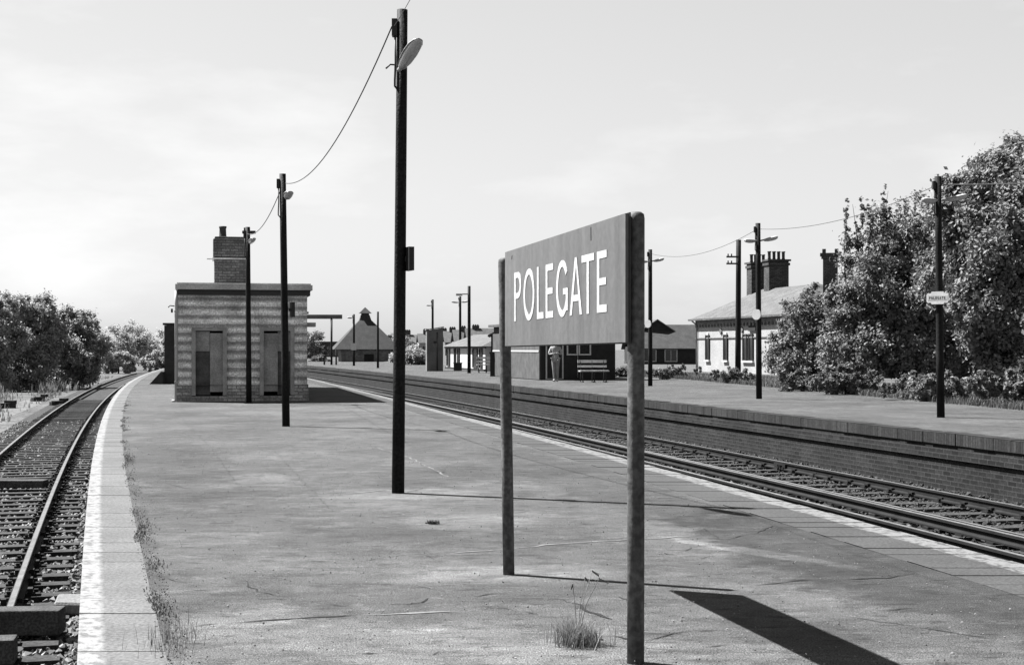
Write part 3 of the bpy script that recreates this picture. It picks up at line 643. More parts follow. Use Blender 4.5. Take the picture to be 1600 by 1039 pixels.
# ------------------------------------------------------------------ banded lavatory block on the island platform
TH = atan2(.21, .978)      # buildings follow the track: local +y runs up the line
b0 = G(278, 628); b1 = G(479, 626)
blk = thing('platform_building', 'single storey banded block with two doorways and flat roof on the island platform', 'building', b0, .21)
WD = 3.26; DP = 14.0; HT_ = 2.72
def panel_wall(mb, x0, x1, z0, z1, y, holes):
    """front wall with rectangular openings and 0.25 m reveals"""
    xs = sorted({x0, x1, *[h[0] for h in holes], *[h[1] for h in holes]}); zs = sorted({z0, z1, *[h[2] for h in holes], *[h[3] for h in holes]})
    for a, b in zip(xs[:-1], xs[1:]):
        for c_, d in zip(zs[:-1], zs[1:]):
            m_ = ((a+b)/2, (c_+d)/2)
            if any(h[0] < m_[0] < h[1] and h[2] < m_[1] < h[3] for h in holes): continue
            mb.quad((a, y, c_), (b, y, c_), (b, y, d), (a, y, d), [(a, c_), (b, c_), (b, d), (a, d)])
    for h in holes:
        x_0, x_1, z_0, z_1 = h
        for q in [((x_0, y, z_0), (x_0, y+.25, z_0), (x_0, y+.25, z_1), (x_0, y, z_1)), ((x_1, y, z_0), (x_1, y+.25, z_0), (x_1, y+.25, z_1), (x_1, y, z_1)), ((x_0, y, z_1), (x_1, y, z_1), (x_1, y+.25, z_1), (x_0, y+.25, z_1)), ((x_0, y, z_0), (x_1, y, z_0), (x_1, y+.25, z_0), (x_0, y+.25, z_0))]:
            mb.quad(*q)
H0 = [(.34, 1.22, .16, 1.90), (2.05, 2.93, .16, 1.90)]
w = MB(); panel_wall(w, 0, WD, .43, HT_, 0, [(a, b, .43, d) for a, b, c_, d in H0])
w.quad((0, 0, .43), (0, DP, .43), (0, DP, HT_), (0, 0, HT_), [(0, .43), (DP, .43), (DP, HT_), (0, HT_)])
w.quad((WD, 0, .43), (WD, DP, .43), (WD, DP, HT_), (WD, 0, HT_), [(0, .43), (DP, .43), (DP, HT_), (0, HT_)])
w.quad((0, DP, .43), (WD, DP, .43), (WD, DP, HT_), (0, DP, HT_)); wall = w.build('wall', M['courses'], blk)
w = MB(); e_ = .03
for x0, x1 in [(-e_, .34), (1.22, 2.05), (2.93, WD+e_)]: w.quad((x0, -e_, 0), (x1, -e_, 0), (x1, -e_, .43), (x0, -e_, .43), [(x0, 0), (x1, 0), (x1, .43), (x0, .43)]); w.quad((x0, -e_, .43), (x1, -e_, .43), (x1, .001, .43), (x0, .001, .43))
for x0, x1 in [(.34, 1.22), (2.05, 2.93)]: w.quad((x0, -e_, 0), (x1, -e_, 0), (x1, -e_, .14), (x0, -e_, .14)); w.quad((x0, -e_, .14), (x1, -e_, .14), (x1, .25, .14), (x0, .25, .14))
for x in (.34, 1.22, 2.05, 2.93): w.quad((x, -e_, 0), (x, .25, 0), (x, .25, .43), (x, -e_, .43))
for x in (-e_, WD+e_): w.quad((x, -e_, 0), (x, DP, 0), (x, DP, .43), (x, -e_, .43), [(0, 0), (DP, 0), (DP, .43), (0, .43)]); 
w.build('plinth', M['plinthbrick'], blk)
r_ = MB(); r_.box((WD/2+.03, DP/2-.05, HT_+.20), (WD+.18, DP+.4, .13)); r_.box((WD/2+.03, DP/2-.05, HT_+.285), (WD+.10, DP+.32, .04)); rf = r_.build('roof', M['fascia'], blk)
r_ = MB(); r_.box((WD/2+.03, DP/2-.03, HT_+.065), (WD+.08, DP+.22, .135)); r_.build('soffit', M['soffit'], rf)
for i, (x0, x1, z0, z1) in enumerate(H0):
    f = MB()
    f.box((x0+.05, -.012, (z0+z1)/2), (.10, .06, z1-z0)); f.box((x1-.05, -.012, (z0+z1)/2), (.10, .06, z1-z0)); f.box(((x0+x1)/2, -.012, z1-.045), (x1-x0-.2, .06, .09))
    df = f.build('door_frame', M['frame'], blk)
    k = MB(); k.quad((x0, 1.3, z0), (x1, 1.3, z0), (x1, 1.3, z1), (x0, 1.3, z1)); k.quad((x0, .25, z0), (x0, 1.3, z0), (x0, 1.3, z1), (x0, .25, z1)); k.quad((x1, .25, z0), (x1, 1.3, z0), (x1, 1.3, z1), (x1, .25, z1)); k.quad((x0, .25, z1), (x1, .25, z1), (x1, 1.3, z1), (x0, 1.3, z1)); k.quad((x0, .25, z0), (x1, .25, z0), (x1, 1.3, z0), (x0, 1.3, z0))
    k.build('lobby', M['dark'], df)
    k = MB()
    if i == 0:
        k.box((x0+.66, .10, z0+.84), (.40, .03, 1.50)); k.box((x0+.275, .12, z1-.36), (.35, .03, .50)); k.box((x0+.66, .085, z1-.25), (.28, .02, .05)); k.build('screen', M['partition'], df)
        k = MB(); k.box((x0+.285, .2, z0+.57), (.36, .03, 1.12)); k.build('door', M['doorleaf'], df)
    else:
        k.box((x0+.28, .10, z0+.84), (.36, .03, 1.50)); k.box((x0+.65, .12, z1-.36), (.38, .03, .50)); k.box((x0+.25, .085, z1-.25), (.24, .02, .05)); k.build('screen', M['partition'], df)
        k = MB(); k.box((x0+.65, .2, z0+.57), (.38, .03, 1.12)); k.build('door', M['doorleaf'], df)
ch = MB(); ch.box((1.35, 2.5, HT_+.70), (.88, .95, .80)); ch.box((1.35, 2.5, HT_+1.35), (.94, 1.0, .5)); ch.box((1.35, 2.5, HT_+1.63), (.86, .92, .06)); cho = ch.build('chimney', M['chimbrick'], blk)
bv = cho.modifiers.new('bevel', 'BEVEL'); bv.width = .03; bv.segments = 2
k = MB(); k.box((1.35, 2.5, HT_+1.06), (.98, 1.04, .04)); k.box((.82, 2.1, HT_+1.05), (.2, .03, .03)); k.build('band', M['fascia'], cho)
k = MB(); k.lathe([(.13, 0), (.10, .05), (.09, .25), (.105, .27), (.105, .31), (.07, .31)], 14, (1.14, 2.4, HT_+1.65)); k.build('chimney_pot', M['pot'], cho)
k = MB(); k.tube([(-.04, .02, .02), (-.04, .02, HT_-.2), (-.04, .05, HT_+.1)], .045, 10); k.tube([(-.04, .02, .02), (-.15, .02, .02)], .04, 8)
for z in (.5, 1.4, 2.3): k.box((-.03, .02, z), (.12, .11, .04))
k.build('drainpipe', M['pipe'], blk)
k = MB(); k.tube([(-.03, .1, 2.43), (-.2, .1, 2.45), (-.24, .1, 2.40)], .014, 6); k.box((-.15, .1, 2.32), (.05, .05, .1)); k.build('wire_bracket', M['iron'], blk)
k = MB(); k.box((WD+.05, .8, 2.3), (.08, .06, .06)); k.box((WD+.12, .5, 1.98), (.24, .5, .11)); k.build('wall_bracket', M['frame'], blk)
# black shed and bin behind it
q = G(266, 600); sh = thing('black_shed', 'narrow black shed standing left of the banded block', 'shed', q, .09)
k = MB(); k.box((.2, .6, 1.12), (.85, 1.2, 2.25)); k.build('wall', M['shed'], sh); k = MB(); k.box((.2, .6, 2.30), (.95, 1.3, .08)); k.build('roof', M['iron'], sh)
q = G(250, 600); k = MB(); k.prism([(-.32, 0), (.2, 0), (.2, .48), (.12, .48)], -.35, .35, lambda u, v, d: (u, d, v)); o = k.build('sloping_bin', M['shed'], None, q); tag(o, 'low black wedge shaped bin at the foot of the black shed', 'bin')

# board on a post beyond the block
q = G(518, 570); tb = thing('gantry_board', 'long horizontal board on one slender post beyond the banded block', 'sign', q)
k = MB(); k.tube([(0, 0, 0), (0, 0, 4.0)], .09, 8); k.build('post', M['iron'], tb)
k = MB(); k.box((-.9, 0, 4.05), (3.6, .15, .36)); k.build('board', M['wall'], tb)
k = MB(); k.box((-.1, 0, .75), (1.3, .5, .08)); k.box((-.6, 0, .35), (.1, .4, .7)); k.box((.4, 0, .35), (.1, .4, .7)); k.build('base_seat', M['iron'], tb)

# ------------------------------------------------------------------ buildings of the opposite side
def gable_roof(mb, x0, x1, y0, y1, ze, zr, oh=.2, axis='y', t=.09):
    if axis == 'y':
        xm = (x0+x1)/2; a = (x0-oh, ze-oh*(zr-ze)/(xm-x0)); b = (xm, zr); c_ = (x1+oh, a[1])
        pl = [a, b, c_, (c_[0], c_[1]+t), (b[0], b[1]+t*1.2), (a[0], a[1]+t)]
        mb.prism(pl, y0-oh, y1+oh, lambda u, v, d: (u, d, v))
    else:
        ym = (y0+y1)/2; a = (y0-oh, ze-oh*(zr-ze)/(ym-y0)); b = (ym, zr); c_ = (y1+oh, a[1])
        pl = [a, b, c_, (c_[0], c_[1]+t), (b[0], b[1]+t*1.2), (a[0], a[1]+t)]
        mb.prism(pl, x0-oh, x1+oh, lambda u, v, d: (d, u, v))
def win(parent, x, z, w, h, y=-.02, axis='x', frame=True, bars=1):
    f = MB(); t_ = .06
    def bx(cx, cz, sx, sz, dy, th): f_.box((cx, y+dy, cz) if axis == 'x' else (y+dy, cx, cz), (sx, th, sz) if axis == 'x' else (th, sx, sz))
    f_ = f
    bx(x-w/2, z, t_, h+t_, -.02, .07); bx(x+w/2, z, t_, h+t_, -.02, .07); bx(x, z+h/2, w-t_, t_, -.02, .07); bx(x, z-h/2, w-t_, t_, -.02, .07)
    for i in range(bars): bx(x-w/2+w*(i+1)/(bars+1), z, .035, h-t_, -.015, .04)
    wf = f.build('window', M['trim'] if frame else M['shed'], parent); f_ = MB(); bx(x, z, w-.05, h-.05, 0, .03); f_.build('pane', M['glass'], wf)

# dark waiting shelter
q = G(845, 594); sh = thing('waiting_shelter', 'long dark waiting shelter with white framed doorway on the opposite platform', 'shelter', q, .24)
w = MB(); w.box((1.68, 4.5, 1.2), (3.36, 9.0, 2.4)); w.build('wall', M['darkwall'], sh)
w = MB(); w.box((-.03, 4.5, 1.05), (.05, 8.9, 2.05)); for_ = w.build('side_panel', M['midwall'], sh)
w = MB(); w.box((-.065, 4.5, 1.25), (.03, 8.8, .07)); w.build('white_rail', M['trim'], for_)
w = MB(); w.box((1.68, 4.5, 2.46), (3.8, 9.5, .12)); w.build('roof', M['slate'], sh)
d = MB()
for x in (.24, .97): d.box((x, -.03, 1.05), (.055, .06, 2.0))
d.box((.605, -.03, .06), (.68, .05, .03)); d.box((.605, -.03, 2.08), (.78, .06, .06)); dr = d.build('doorway', M['trim'], sh)
d = MB(); d.box((.605, -.012, 1.06), (.66, .02, 1.95)); d.build('door', M['darkwall'], dr)
win(sh, 1.40, 1.5, .44, .8, -.01, bars=0); win(sh, 1.96, 1.5, .5, .8, -.01, bars=0)
k = MB(); k.tube([(1.64, -.05, .1), (1.64, -.05, 1.1)], .015, 6); k.build('drainpipe', M['frame'], sh)

# gabled hut further along (seen left of the far sign post)
q = G(768, 588); hu = thing('gabled_hut', 'dark gabled hut between the white hut and the waiting shelter', 'hut', (-1.15, 78, 0), 0)
w = MB(); w.box((1.2, 3, 1.05), (2.4, 6, 2.1)); w.prism([(0, 2.1), (2.4, 2.1), (1.2, 2.65)], 0, 6, lambda u, v, d: (u, d, v)); w.build('wall', M['darkwall'], hu)
w = MB(); gable_roof(w, 0, 2.4, 0, 6, 2.1, 2.65, .18); w.build('roof', M['slate'], hu); win(hu, .35, 1.2, .4, 1.0, -.02)
# white pavilion
wp = thing('white_hut', 'low white boarded hut with grey hipped roof beside the brick box', 'hut', (-4.5, 97.5, 0), atan2(-1, .24))
w = MB(); w.box((6.2, 1.6, .76), (12.4, 3.2, 1.53)); w.build('wall', M['trim'], wp)
w = MB()
a = [(-.3, -.3, 1.5), (12.7, -.3, 1.5), (12.7, 3.5, 1.5), (-.3, 3.5, 1.5)]; rg = [(1.6, 1.6, 2.3), (10.8, 1.6, 2.3)]
w.quad(a[0], a[1], rg[1], rg[0]); w.quad(a[2], a[3], rg[0], rg[1]); w.poly([a[1], a[2], rg[1]]); w.poly([a[3], a[0], rg[0]]); w.poly(a[::-1]); w.build('roof', M['slate'], wp)
for x, ww in ((.9, 1.0), (3.2, .5), (4.4, .6), (9.6, 1.3), (11.3, .7)): win(wp, x, .78, ww, 1.15, -.02, frame=False, bars=0)
w = MB(); w.box((6.2, -.05, 1.44), (12.9, .1, .1)); w.box((6.2, -.05, .06), (12.5, .1, .12)); w.build('trim', M['iron'], wp)
w = MB(); w.box((0, 0, .22), (.5, .4, .44)); w.box((0, 0, .47), (.56, .46, .06)); o = w.build('litter_bin', M['iron'], None, (-3.35, 88.0, 0)); tag(o, 'small dark square bin in front of the white hut', 'bin')
# tall brick box
q = G(667, 580); bb = thing('brick_box', 'tall plain brick box with sloping top on the opposite platform', 'brick store', (q.x, q.y, 0), .12)
w = MB(); w.prism([(0, 0), (.98, 0), (.98, 2.62), (0, 2.45)], 0, 1.2, lambda u, v, d: (u, d, v)); w.build('wall', M['blockbrick'], bb)
w = MB(); w.tube([(.62, -.03, 0), (.62, -.03, 2.35)], .03, 8); w.build('drainpipe', M['iron'], bb)
w = MB(); w.prism([(-.05, 2.46), (1.03, 2.645), (1.03, 2.70), (-.05, 2.515)], -.05, 1.25, lambda u, v, d: (u, d, v)); w.build('roof', M['concrete'], bb)
w = MB(); w.box((.5, -.05, 1.75), (.2, .1, .12)); w.build('lamp_box', M['iron'], bb)
# pyramid roofed building
py = thing('pyramid_roofed_building', 'square building with steep pyramid roof and small ventilator turret', 'building', (-15.7, 152, -1.0), .18)
w = MB(); w.box((0, 0, 1.15), (5.4, 5.4, 2.35)); w.build('wall', M['blockbrick'], py)
w = MB()
pr = [(3.5, 2.3), (1.15, 4.85), (.62, 5.4), (.45, 5.95)]
for (r0, z0), (r1, z1) in zip(pr[:-1], pr[1:]):
    for k in range(4):
        c0 = [(r0*sx, r0*sy, z0) for sx, sy in ((-1, -1), (1, -1), (1, 1), (-1, 1))]; c1 = [(r1*sx, r1*sy, z1) for sx, sy in ((-1, -1), (1, -1), (1, 1), (-1, 1))]
        w.quad(c0[k], c0[(k+1) % 4], c1[(k+1) % 4], c1[k])
w.poly([(-3.5, -3.5, 2.3), (3.5, -3.5, 2.3), (3.5, 3.5, 2.3), (-3.5, 3.5, 2.3)]); rf = w.build('roof', M['tile'], py)
w = MB(); w.box((0, 0, 6.0), (.8, .8, .3)); vt = w.build('ventilator', M['iron'], rf)
w = MB()
for k in range(4):
    c0 = [(.66*sx, .66*sy, 6.13) for sx, sy in ((-1, -1), (1, -1), (1, 1), (-1, 1))]; w.poly([c0[k], c0[(k+1) % 4], (0, 0, 6.8)])
w.poly(c0[::-1]); w.build('turret_roof', M['tile'], rf)
w = MB(); w.box((.2, -2.73, .95), (1.0, .08, 1.7)); w.build('door', M['dark'], py)
w = MB(); w.box((-2.45, -2.73, 1.0), (.4, .08, 1.6)); w.build('pale_panel', M['wall'], py)

# far low building, left of the pyramid roof
fb = thing('low_brick_building', 'long low far building with dark flat roof left of the pyramid roof', 'building', (-34, 235, -1.2), .05)
w = MB(); w.box((4.5, 3, 1.5), (13, 6, 3.1)); w.build('wall', M['wall'], fb); w = MB(); w.box((4.5, 3, 3.4), (13.6, 6.6, .7)); w.build('roof', M['tile'], fb)
for x in (-.5, 1.6, 4.2, 7.5): win(fb, x, 1.9, 1.2, 1.2, -.03, bars=1)
vn = thing('white_van', 'small white van parked before the far low building', 'van', (-30.0, 215, -1.2), 0)
k = MB(); k.box((0, 0, .85), (2.2, 1.6, 1.0)); k.box((-.3, 0, 1.5), (1.5, 1.45, .5), taper=.9); vb = k.build('body', M['trim'], vn)
k = MB(); k.box((-.3, -.74, 1.5), (1.2, .05, .32)); k.build('window', M['glass'], vn)
for x in (-.7, .7):
    k = MB(); k.tube([(x, -.82, .3), (x, -.62, .3)], .3, 14); k.build('wheel', M['iron'], vn)

# white station house
FL = -.235
hs = thing('white_station_house', 'pale rendered old station house with slate hipped roof and tall chimneys', 'house', (10.55, 81.5, 0), atan2(-1, -FL))
# local +x runs along the facade towards the viewer, local +y points away from the line
LEN = 13.5; DEP = 5.4; EV = 3.05; RG = 4.65
w = MB(); panel_wall(w, 0, LEN, 0, EV-.35, 0, [])
w.quad((0, 0, 0), (0, DEP, 0), (0, DEP, EV), (0, 0, EV)); w.quad((LEN, 0, 0), (LEN, DEP, 0), (LEN, DEP, EV), (LEN, 0, EV)); w.quad((0, DEP, 0), (LEN, DEP, 0), (LEN, DEP, EV), (0, DEP, EV))
w.build('wall', M['palewall'], hs)
w = MB(); w.quad((0, -.05, EV-.36), (LEN, -.05, EV-.36), (LEN, -.05, EV), (0, -.05, EV)); w.quad((0, -.05, EV-.36), (LEN, -.05, EV-.36), (LEN, .02, EV-.36), (0, .02, EV-.36))
for i in range(28): w.box((.3+i*.46, -.09, EV-.42), (.16, .1, .16))
w.box((LEN/2, -.03, 1.95), (LEN, .05, .06)); w.build('cornice', M['cornice'], hs)
w = MB(); o_ = .28
a = [(-o_, -o_, EV-.02), (LEN+o_, -o_, EV-.02), (LEN+o_, DEP+o_, EV-.02), (-o_, DEP+o_, EV-.02)]; rg = [(3.1, DEP/2, RG), (LEN-3.1, DEP/2, RG)]
w.quad(a[0], a[1], rg[1], rg[0]); w.quad(a[2], a[3], rg[0], rg[1]); w.poly([a[1], a[2], rg[1]]); w.poly([a[3], a[0], rg[0]]); w.poly(a[::-1]); w.box((LEN/2, -o_-.04, EV-.06), (LEN+.7, .1, .1)); hr = w.build('roof', M['slate'], hs)
def hchim(x, y, sx, sy, z0, z1, npot):
    k = MB(); k.box((x, y, (z0+z1)/2), (sx, sy, z1-z0)); k.box((x, y, z1-.18), (sx+.12, sy+.12, .14)); k.box((x, y, z1+.03), (sx+.2, sy+.2, .1)); c_ = k.build('chimney', M['housechim'], hr)
    for i in range(npot):
        t_ = (i+.5)/npot-.5; ox, oy = (t_*(sx-.05), 0) if sx > sy else (0, t_*(sy-.05))
        k = MB(); k.lathe([(.1, 0), (.085, .1), (.085, .38), (.11, .40), (.11, .45), (.06, .45)], 10, (x+ox, y+oy, z1+.08)); k.build('chimney_pot', M['pot'], c_)
hchim(2.5, 2.7, .70, 1.0, 3.3, 6.10, 4); hchim(4.4, 3.0, .70, 1.15, 3.6, 6.15, 4)
for x in (1.9, 4.6):
    win(hs, x, 1.42, .50, 1.35, -.03, bars=0, frame=False)
    k = MB(); k.box((x, -.06, .68), (.72, .12, .09)); k.box((x, -.03, 2.18), (.3, .06, .12)); k.build('sill', M['trim'], hs)
for x in (7.3, 8.1): win(hs, x, 1.42, .5, 1.35, -.03, bars=0, frame=False)
k = MB(); k.box((7.7, -.06, .68), (1.5, .12, .09)); k.build('sill', M['trim'], hs)
k = MB(); k.box((8.3, -.05, 2.45), (.9, .06, .38)); k.build('dark_opening', M['dark'], hs)
for x, z in ((3.9, 2.3), (6.9, 2.35)): k = MB(); k.box((x, -.05, z), (.24, .05, .24), 0, 0, pi/4); k.build('vent', M['wall'], hs)
k = MB(); k.tube([(.1, -.3, EV-.1), (.25, -.08, EV-.35), (.25, -.06, .1)], .05, 8); k.build('drainpipe', M['frame'], hs)
# second wing behind, nearly hidden by trees, with its own chimney
wg = thing('house_wing', 'gabled wing with tall ornate chimney half hidden behind the bushes', 'house', (14.2, 63, 0), -.2)
k = MB(); k.box((2.0, 2.5, 1.7), (4.0, 5, 3.4)); k.prism([(0, 3.4), (4, 3.4), (2, 4.75)], 0, 5, lambda u, v, d: (u, d, v)); k.build('wall', M['wall'], wg)
k = MB(); gable_roof(k, 0, 4, 0, 5, 3.4, 4.75, .3); r2 = k.build('roof', M['slate'], wg)
k = MB(); k.box((-.05, 2.4, 4.4), (.66, .5, 2.2)); k.box((-.05, 2.4, 5.55), (.80, .66, .12)); k.box((-.05, 2.4, 5.67), (.92, .78, .12)); k.box((-.33, 2.2, 5.82), (.16, .16, .2)); k.box((.23, 2.2, 5.82), (.16, .16, .2)); k.box((-.33, 2.6, 5.82), (.16, .16, .2)); k.box((.23, 2.6, 5.82), (.16, .16, .2)); k.build('chimney', M['housechim'], r2)
# bungalow
bg_ = thing('brick_bungalow', 'low dark brick bungalow with tiled roof left of the white house', 'house', (10.2, 118, 0), .05)
k = MB(); k.box((3, 3, .75), (6.2, 6, 1.55)); k.build('wall', M['darkwall'], bg_)
k = MB(); k.prism([(-.4, 1.45), (3, 3.05), (6.4, 1.45)], -.0, .0001, lambda u, v, d: (d, u, v)) if False else None
gable_roof(k, 0, 6.2, 0, 6, 1.5, 3.3, .35, 'x'); rb = k.build('roof', M['tile'], bg_)
k = MB(); k.prism([(.6, 2.7), (3.8, 2.7), (2.2, 3.75)], 2.2, 5, lambda u, v, d: (u, d, v)); k.build('gable', M['darkwall'], bg_)
k = MB(); gable_roof(k, .6, 3.8, 2.2, 5, 2.7, 3.75, .2); k.build('gable_roof', M['slate'], rb)
win(bg_, 1.2, .8, 1.1, 1.0, -.03); win(bg_, 3.0, .8, 1.0, 1.0, -.03)
# terraced houses on the skyline
TE = [(640, 11, .10), (669, 12, .14), (697, 13, .08), (711, 14, .15), (727, 13.5, .10), (748, 14, .16)]
for i, (px, w_, v_) in enumerate(TE):
    Yh = 330-i*14; Xh = (px-800)/FPX*Yh
    lab = ['terraced house left most on the skyline with grey roof', 'terraced house behind the tall brick box', 'terraced house with chimney left of the thin lamp pole', 'terraced house directly behind the thin lamp pole', 'terraced house between the two slender poles above the white hut', 'terraced house right most on the skyline with broad pale roof'][i]
    h_ = thing('terraced_house', lab, 'house', (Xh, Yh, -1.0), .15, 'terraced houses on the skyline')
    ww = 4.6 if i < 5 else 6.5
    k = MB(); k.box((ww/2-2, 3, 1.8), (ww, 6, 3.9)); k.build('wall', M['palewall'] if i in (1,) else M['wall'], h_)
    k = MB(); gable_roof(k, -2, ww-2, 0, 6, 3.7, 5.55+.1*i, .2, 'x'); r_ = k.build('roof', M['slate'], h_)
    k = MB(); k.box((-.2, 3, 5.9), (1.3, .6, 1.5)); c_ = k.build('chimney', M['housechim'], r_)
    for q_ in (-.6, -.2, .2):
        k = MB(); k.lathe([(.16, 0), (.14, .22)], 8, (q_, 3, 6.65)); k.build('chimney_pot', M['pot'], c_)
    win(h_, -.8, 2.4, 1.0, 1.2, -.03); win(h_, 1.2, 2.4, 1.0, 1.2, -.03)

# ------------------------------------------------------------------ benches and person
def bench(label, loc, rz, n=3, L=1.55):
    b = thing('platform_bench', label, 'bench', loc, rz, 'benches on the opposite platform')
    k = MB()
    for i in range(4): k.box((L/2, -.42+i*.11, .455), (L, .085, .05))
    k.build('seat', M['bench'], b); k = MB()
    for i, (y, z) in enumerate(((.03, .64), (.09, .84))): k.box((L/2, y, z), (L, .03, .085+.03*i), 0, -.25)
    k.build('backrest', M['bench'], b)
    for x in np.linspace(.12, L-.12, n):
        k = MB(); k.tube([(x, -.42, 0), (x, -.36, .25), (x, -.42, .42)], .024, 6); k.tube([(x, .06, 0), (x, -.02, .25), (x, -.02, .43), (x, .11, .9)], .024, 6); k.tube([(x, -.42, .415), (x, -.02, .415)], .022, 6); k.tube([(x, -.52, .015), (x, .14, .015)], .022, 6)
        k.build('leg', M['iron'], b)
bench('slatted bench with pale back rails in front of the dark shelter', G(903, 597), .16, 3, 1.2)
bench('low slatted bench beside the dark pole near the white hut', (-2.0, 80, 0), .1, 4, 1.5)
q = G(771, 588); k = MB(); k.box((.0, 0, .55), (.32, .4, 1.1)); k.box((0, 0, 1.15), (.4, .48, .1)); o = k.build('platform_cabinet', M['iron'], None, q); tag(o, 'dark upright cabinet just left of the far sign post', 'cabinet')

def person():
    b = G(868, 596); root = thing('person', 'person in loose pale top and trousers with folded arms before the dark doorway', 'person', b, 0)
    hgt = 1.70
    # heading: body turned to the viewer's left
    J = {'pelvis': (0, 0, .95), 'belly': (0, .0, 1.08), 'chest': (.01, .01, 1.28), 'neck': (0, 0, 1.45), 'head': (-.02, -.03, 1.57), 'crown': (-.02, -.03, 1.66),
         'hl': (-.085, .02, .9), 'hr': (.085, -.02, .9), 'kl': (-.06, -.03, .50), 'kr': (.07, -.04, .50), 'al': (-.04, .0, .09), 'ar': (.08, .03, .09), 'tl': (-.09, -.13, .03), 'tr': (.05, -.11, .03),
         'sl': (-.18, .02, 1.38), 'sr': (.18, -.0, 1.38), 'el': (-.27, -.03, 1.12), 'er': (.25, -.05, 1.12), 'wl': (-.09, -.2, 1.15), 'wr': (.02, -.2, 1.18)}
    Ed = [('pelvis', 'belly'), ('belly', 'chest'), ('chest', 'neck'), ('neck', 'head'), ('head', 'crown'), ('pelvis', 'hl'), ('pelvis', 'hr'), ('hl', 'kl'), ('hr', 'kr'), ('kl', 'al'), ('kr', 'ar'), ('al', 'tl'), ('ar', 'tr'), ('chest', 'sl'), ('chest', 'sr'), ('sl', 'el'), ('sr', 'er'), ('el', 'wl'), ('er', 'wr')]
    rad = {'pelvis': (.15, .11), 'belly': (.13, .10), 'chest': (.16, .11), 'neck': (.055, .055), 'head': (.085, .095), 'crown': (.06, .07), 'hl': (.09, .09), 'hr': (.09, .09), 'kl': (.058, .058), 'kr': (.058, .058), 'al': (.038, .038), 'ar': (.038, .038), 'tl': (.035, .03), 'tr': (.035, .03), 'sl': (.062, .062), 'sr': (.062, .062), 'el': (.044, .044), 'er': (.044, .044), 'wl': (.03, .03), 'wr': (.03, .03)}
    def skin(name, keys, edges, m, grow=0, levels=2, parent=root, J=J, rad=rad, rootk=None):
        me = bpy.data.meshes.new(name); idx = {k: i for i, k in enumerate(keys)}
        me.from_pydata([J[k] for k in keys], [(idx[a], idx[b_]) for a, b_ in edges], []); me.materials.append(m)
        o = bpy.data.objects.new(name, me); COL.objects.link(o); o.parent = parent
        md = o.modifiers.new('skin', 'SKIN'); md.use_smooth_shade = True; sv = me.skin_vertices[0].data if me.skin_vertices else None
        if sv is None:
            bpy.context.view_layer.objects.active = o
            me.attributes  # skin layer is created by the modifier
        if me.skin_vertices:
            for k in keys: me.skin_vertices[0].data[idx[k]].radius = tuple(r+grow for r in rad[k]); me.skin_vertices[0].data[idx[k]].use_root = (k == (rootk or keys[0]))
        s2 = o.modifiers.new('sub', 'SUBSURF'); s2.levels = levels; s2.render_levels = levels
        return o
    body = skin('body', list(J), Ed, M['skin'])
    fing = []
    JF = {}; EF = []; RF = {}
    for s_, wk, dx in ((1, 'wl', .9), (-1, 'wr', -.9)):
        w_ = Vector(J[wk]); p_ = w_+Vector((dx*.05, -.03, 0)); 
        JF[wk+'w'] = tuple(w_); JF[wk+'p'] = tuple(p_); EF.append((wk+'w', wk+'p')); RF[wk+'w'] = (.028, .02); RF[wk+'p'] = (.034, .018)
        for i in range(5):
            a = p_+Vector((dx*.045, -.01, .03-.017*i)) if i < 4 else p_+Vector((dx*.015, -.035, .04))
            c_ = a+Vector((dx*(.04-.006*abs(i-1)), .012, -.012)) if i < 4 else a+Vector((dx*.02, -.01, .025))
            JF[f'{wk}{i}a'] = tuple(a); JF[f'{wk}{i}b'] = tuple(c_); EF += [(wk+'p', f'{wk}{i}a'), (f'{wk}{i}a', f'{wk}{i}b')]; RF[f'{wk}{i}a'] = (.010, .010); RF[f'{wk}{i}b'] = (.008, .008)
    skin('hands', list(JF), EF, M['skin'], 0, 1, body, JF, RF)
    skin('trousers', ['pelvis', 'hl', 'hr', 'kl', 'kr', 'al', 'ar'], [('pelvis', 'hl'), ('pelvis', 'hr'), ('hl', 'kl'), ('hr', 'kr'), ('kl', 'al'), ('kr', 'ar')], M['trousers'], .018)
    Jt = dict(J); Jt['hem'] = (.01, .0, .80); rt = dict(rad); rt['hem'] = (.19, .15); rt['pelvis'] = (.17, .13)
    skin('top', ['hem', 'pelvis', 'belly', 'chest', 'neck', 'sl', 'sr', 'el', 'er', ], [('hem', 'pelvis'), ('pelvis', 'belly'), ('belly', 'chest'), ('chest', 'neck'), ('chest', 'sl'), ('chest', 'sr'), ('sl', 'el'), ('sr', 'er')], M['shirt'], .016, 2, root, Jt, rt)
    for a in ('l', 'r'):
        t_ = J['t'+a]; an = J['a'+a]; k = MB(); k.tube([(an[0], an[1]+.04, .045), ((an[0]+t_[0])/2, (an[1]+t_[1])/2, .045), (t_[0], t_[1], .03)], [.05, .052, .035], 10); k.build('shoe', M['shoe'], root)
    hd = Vector(J['head']); fw = Vector((-.75, -.65, 0)).normalized(); sd = Vector((-fw.y, fw.x, 0))
    k = MB(); k.lathe([(.03, -.10), (.085, -.06), (.108, .0), (.104, .06), (.07, .105), (.001, .125)], 14, tuple(hd-fw*.022+Vector((0, 0, .015)))); k.build('hair', M['hair'], root)
    k = MB(); e0 = hd+fw*.10
    for s_ in (-1, 1): k.box(tuple(e0+sd*.035*s_+Vector((0, 0, .01))), (.016, .016, .012))
    k.box(tuple(e0+fw*.012+Vector((0, 0, -.02))), (.02, .022, .035)); k.box(tuple(e0+Vector((0, 0, -.055))), (.035, .02, .01)); k.build('face', M['frame'], body)
person()

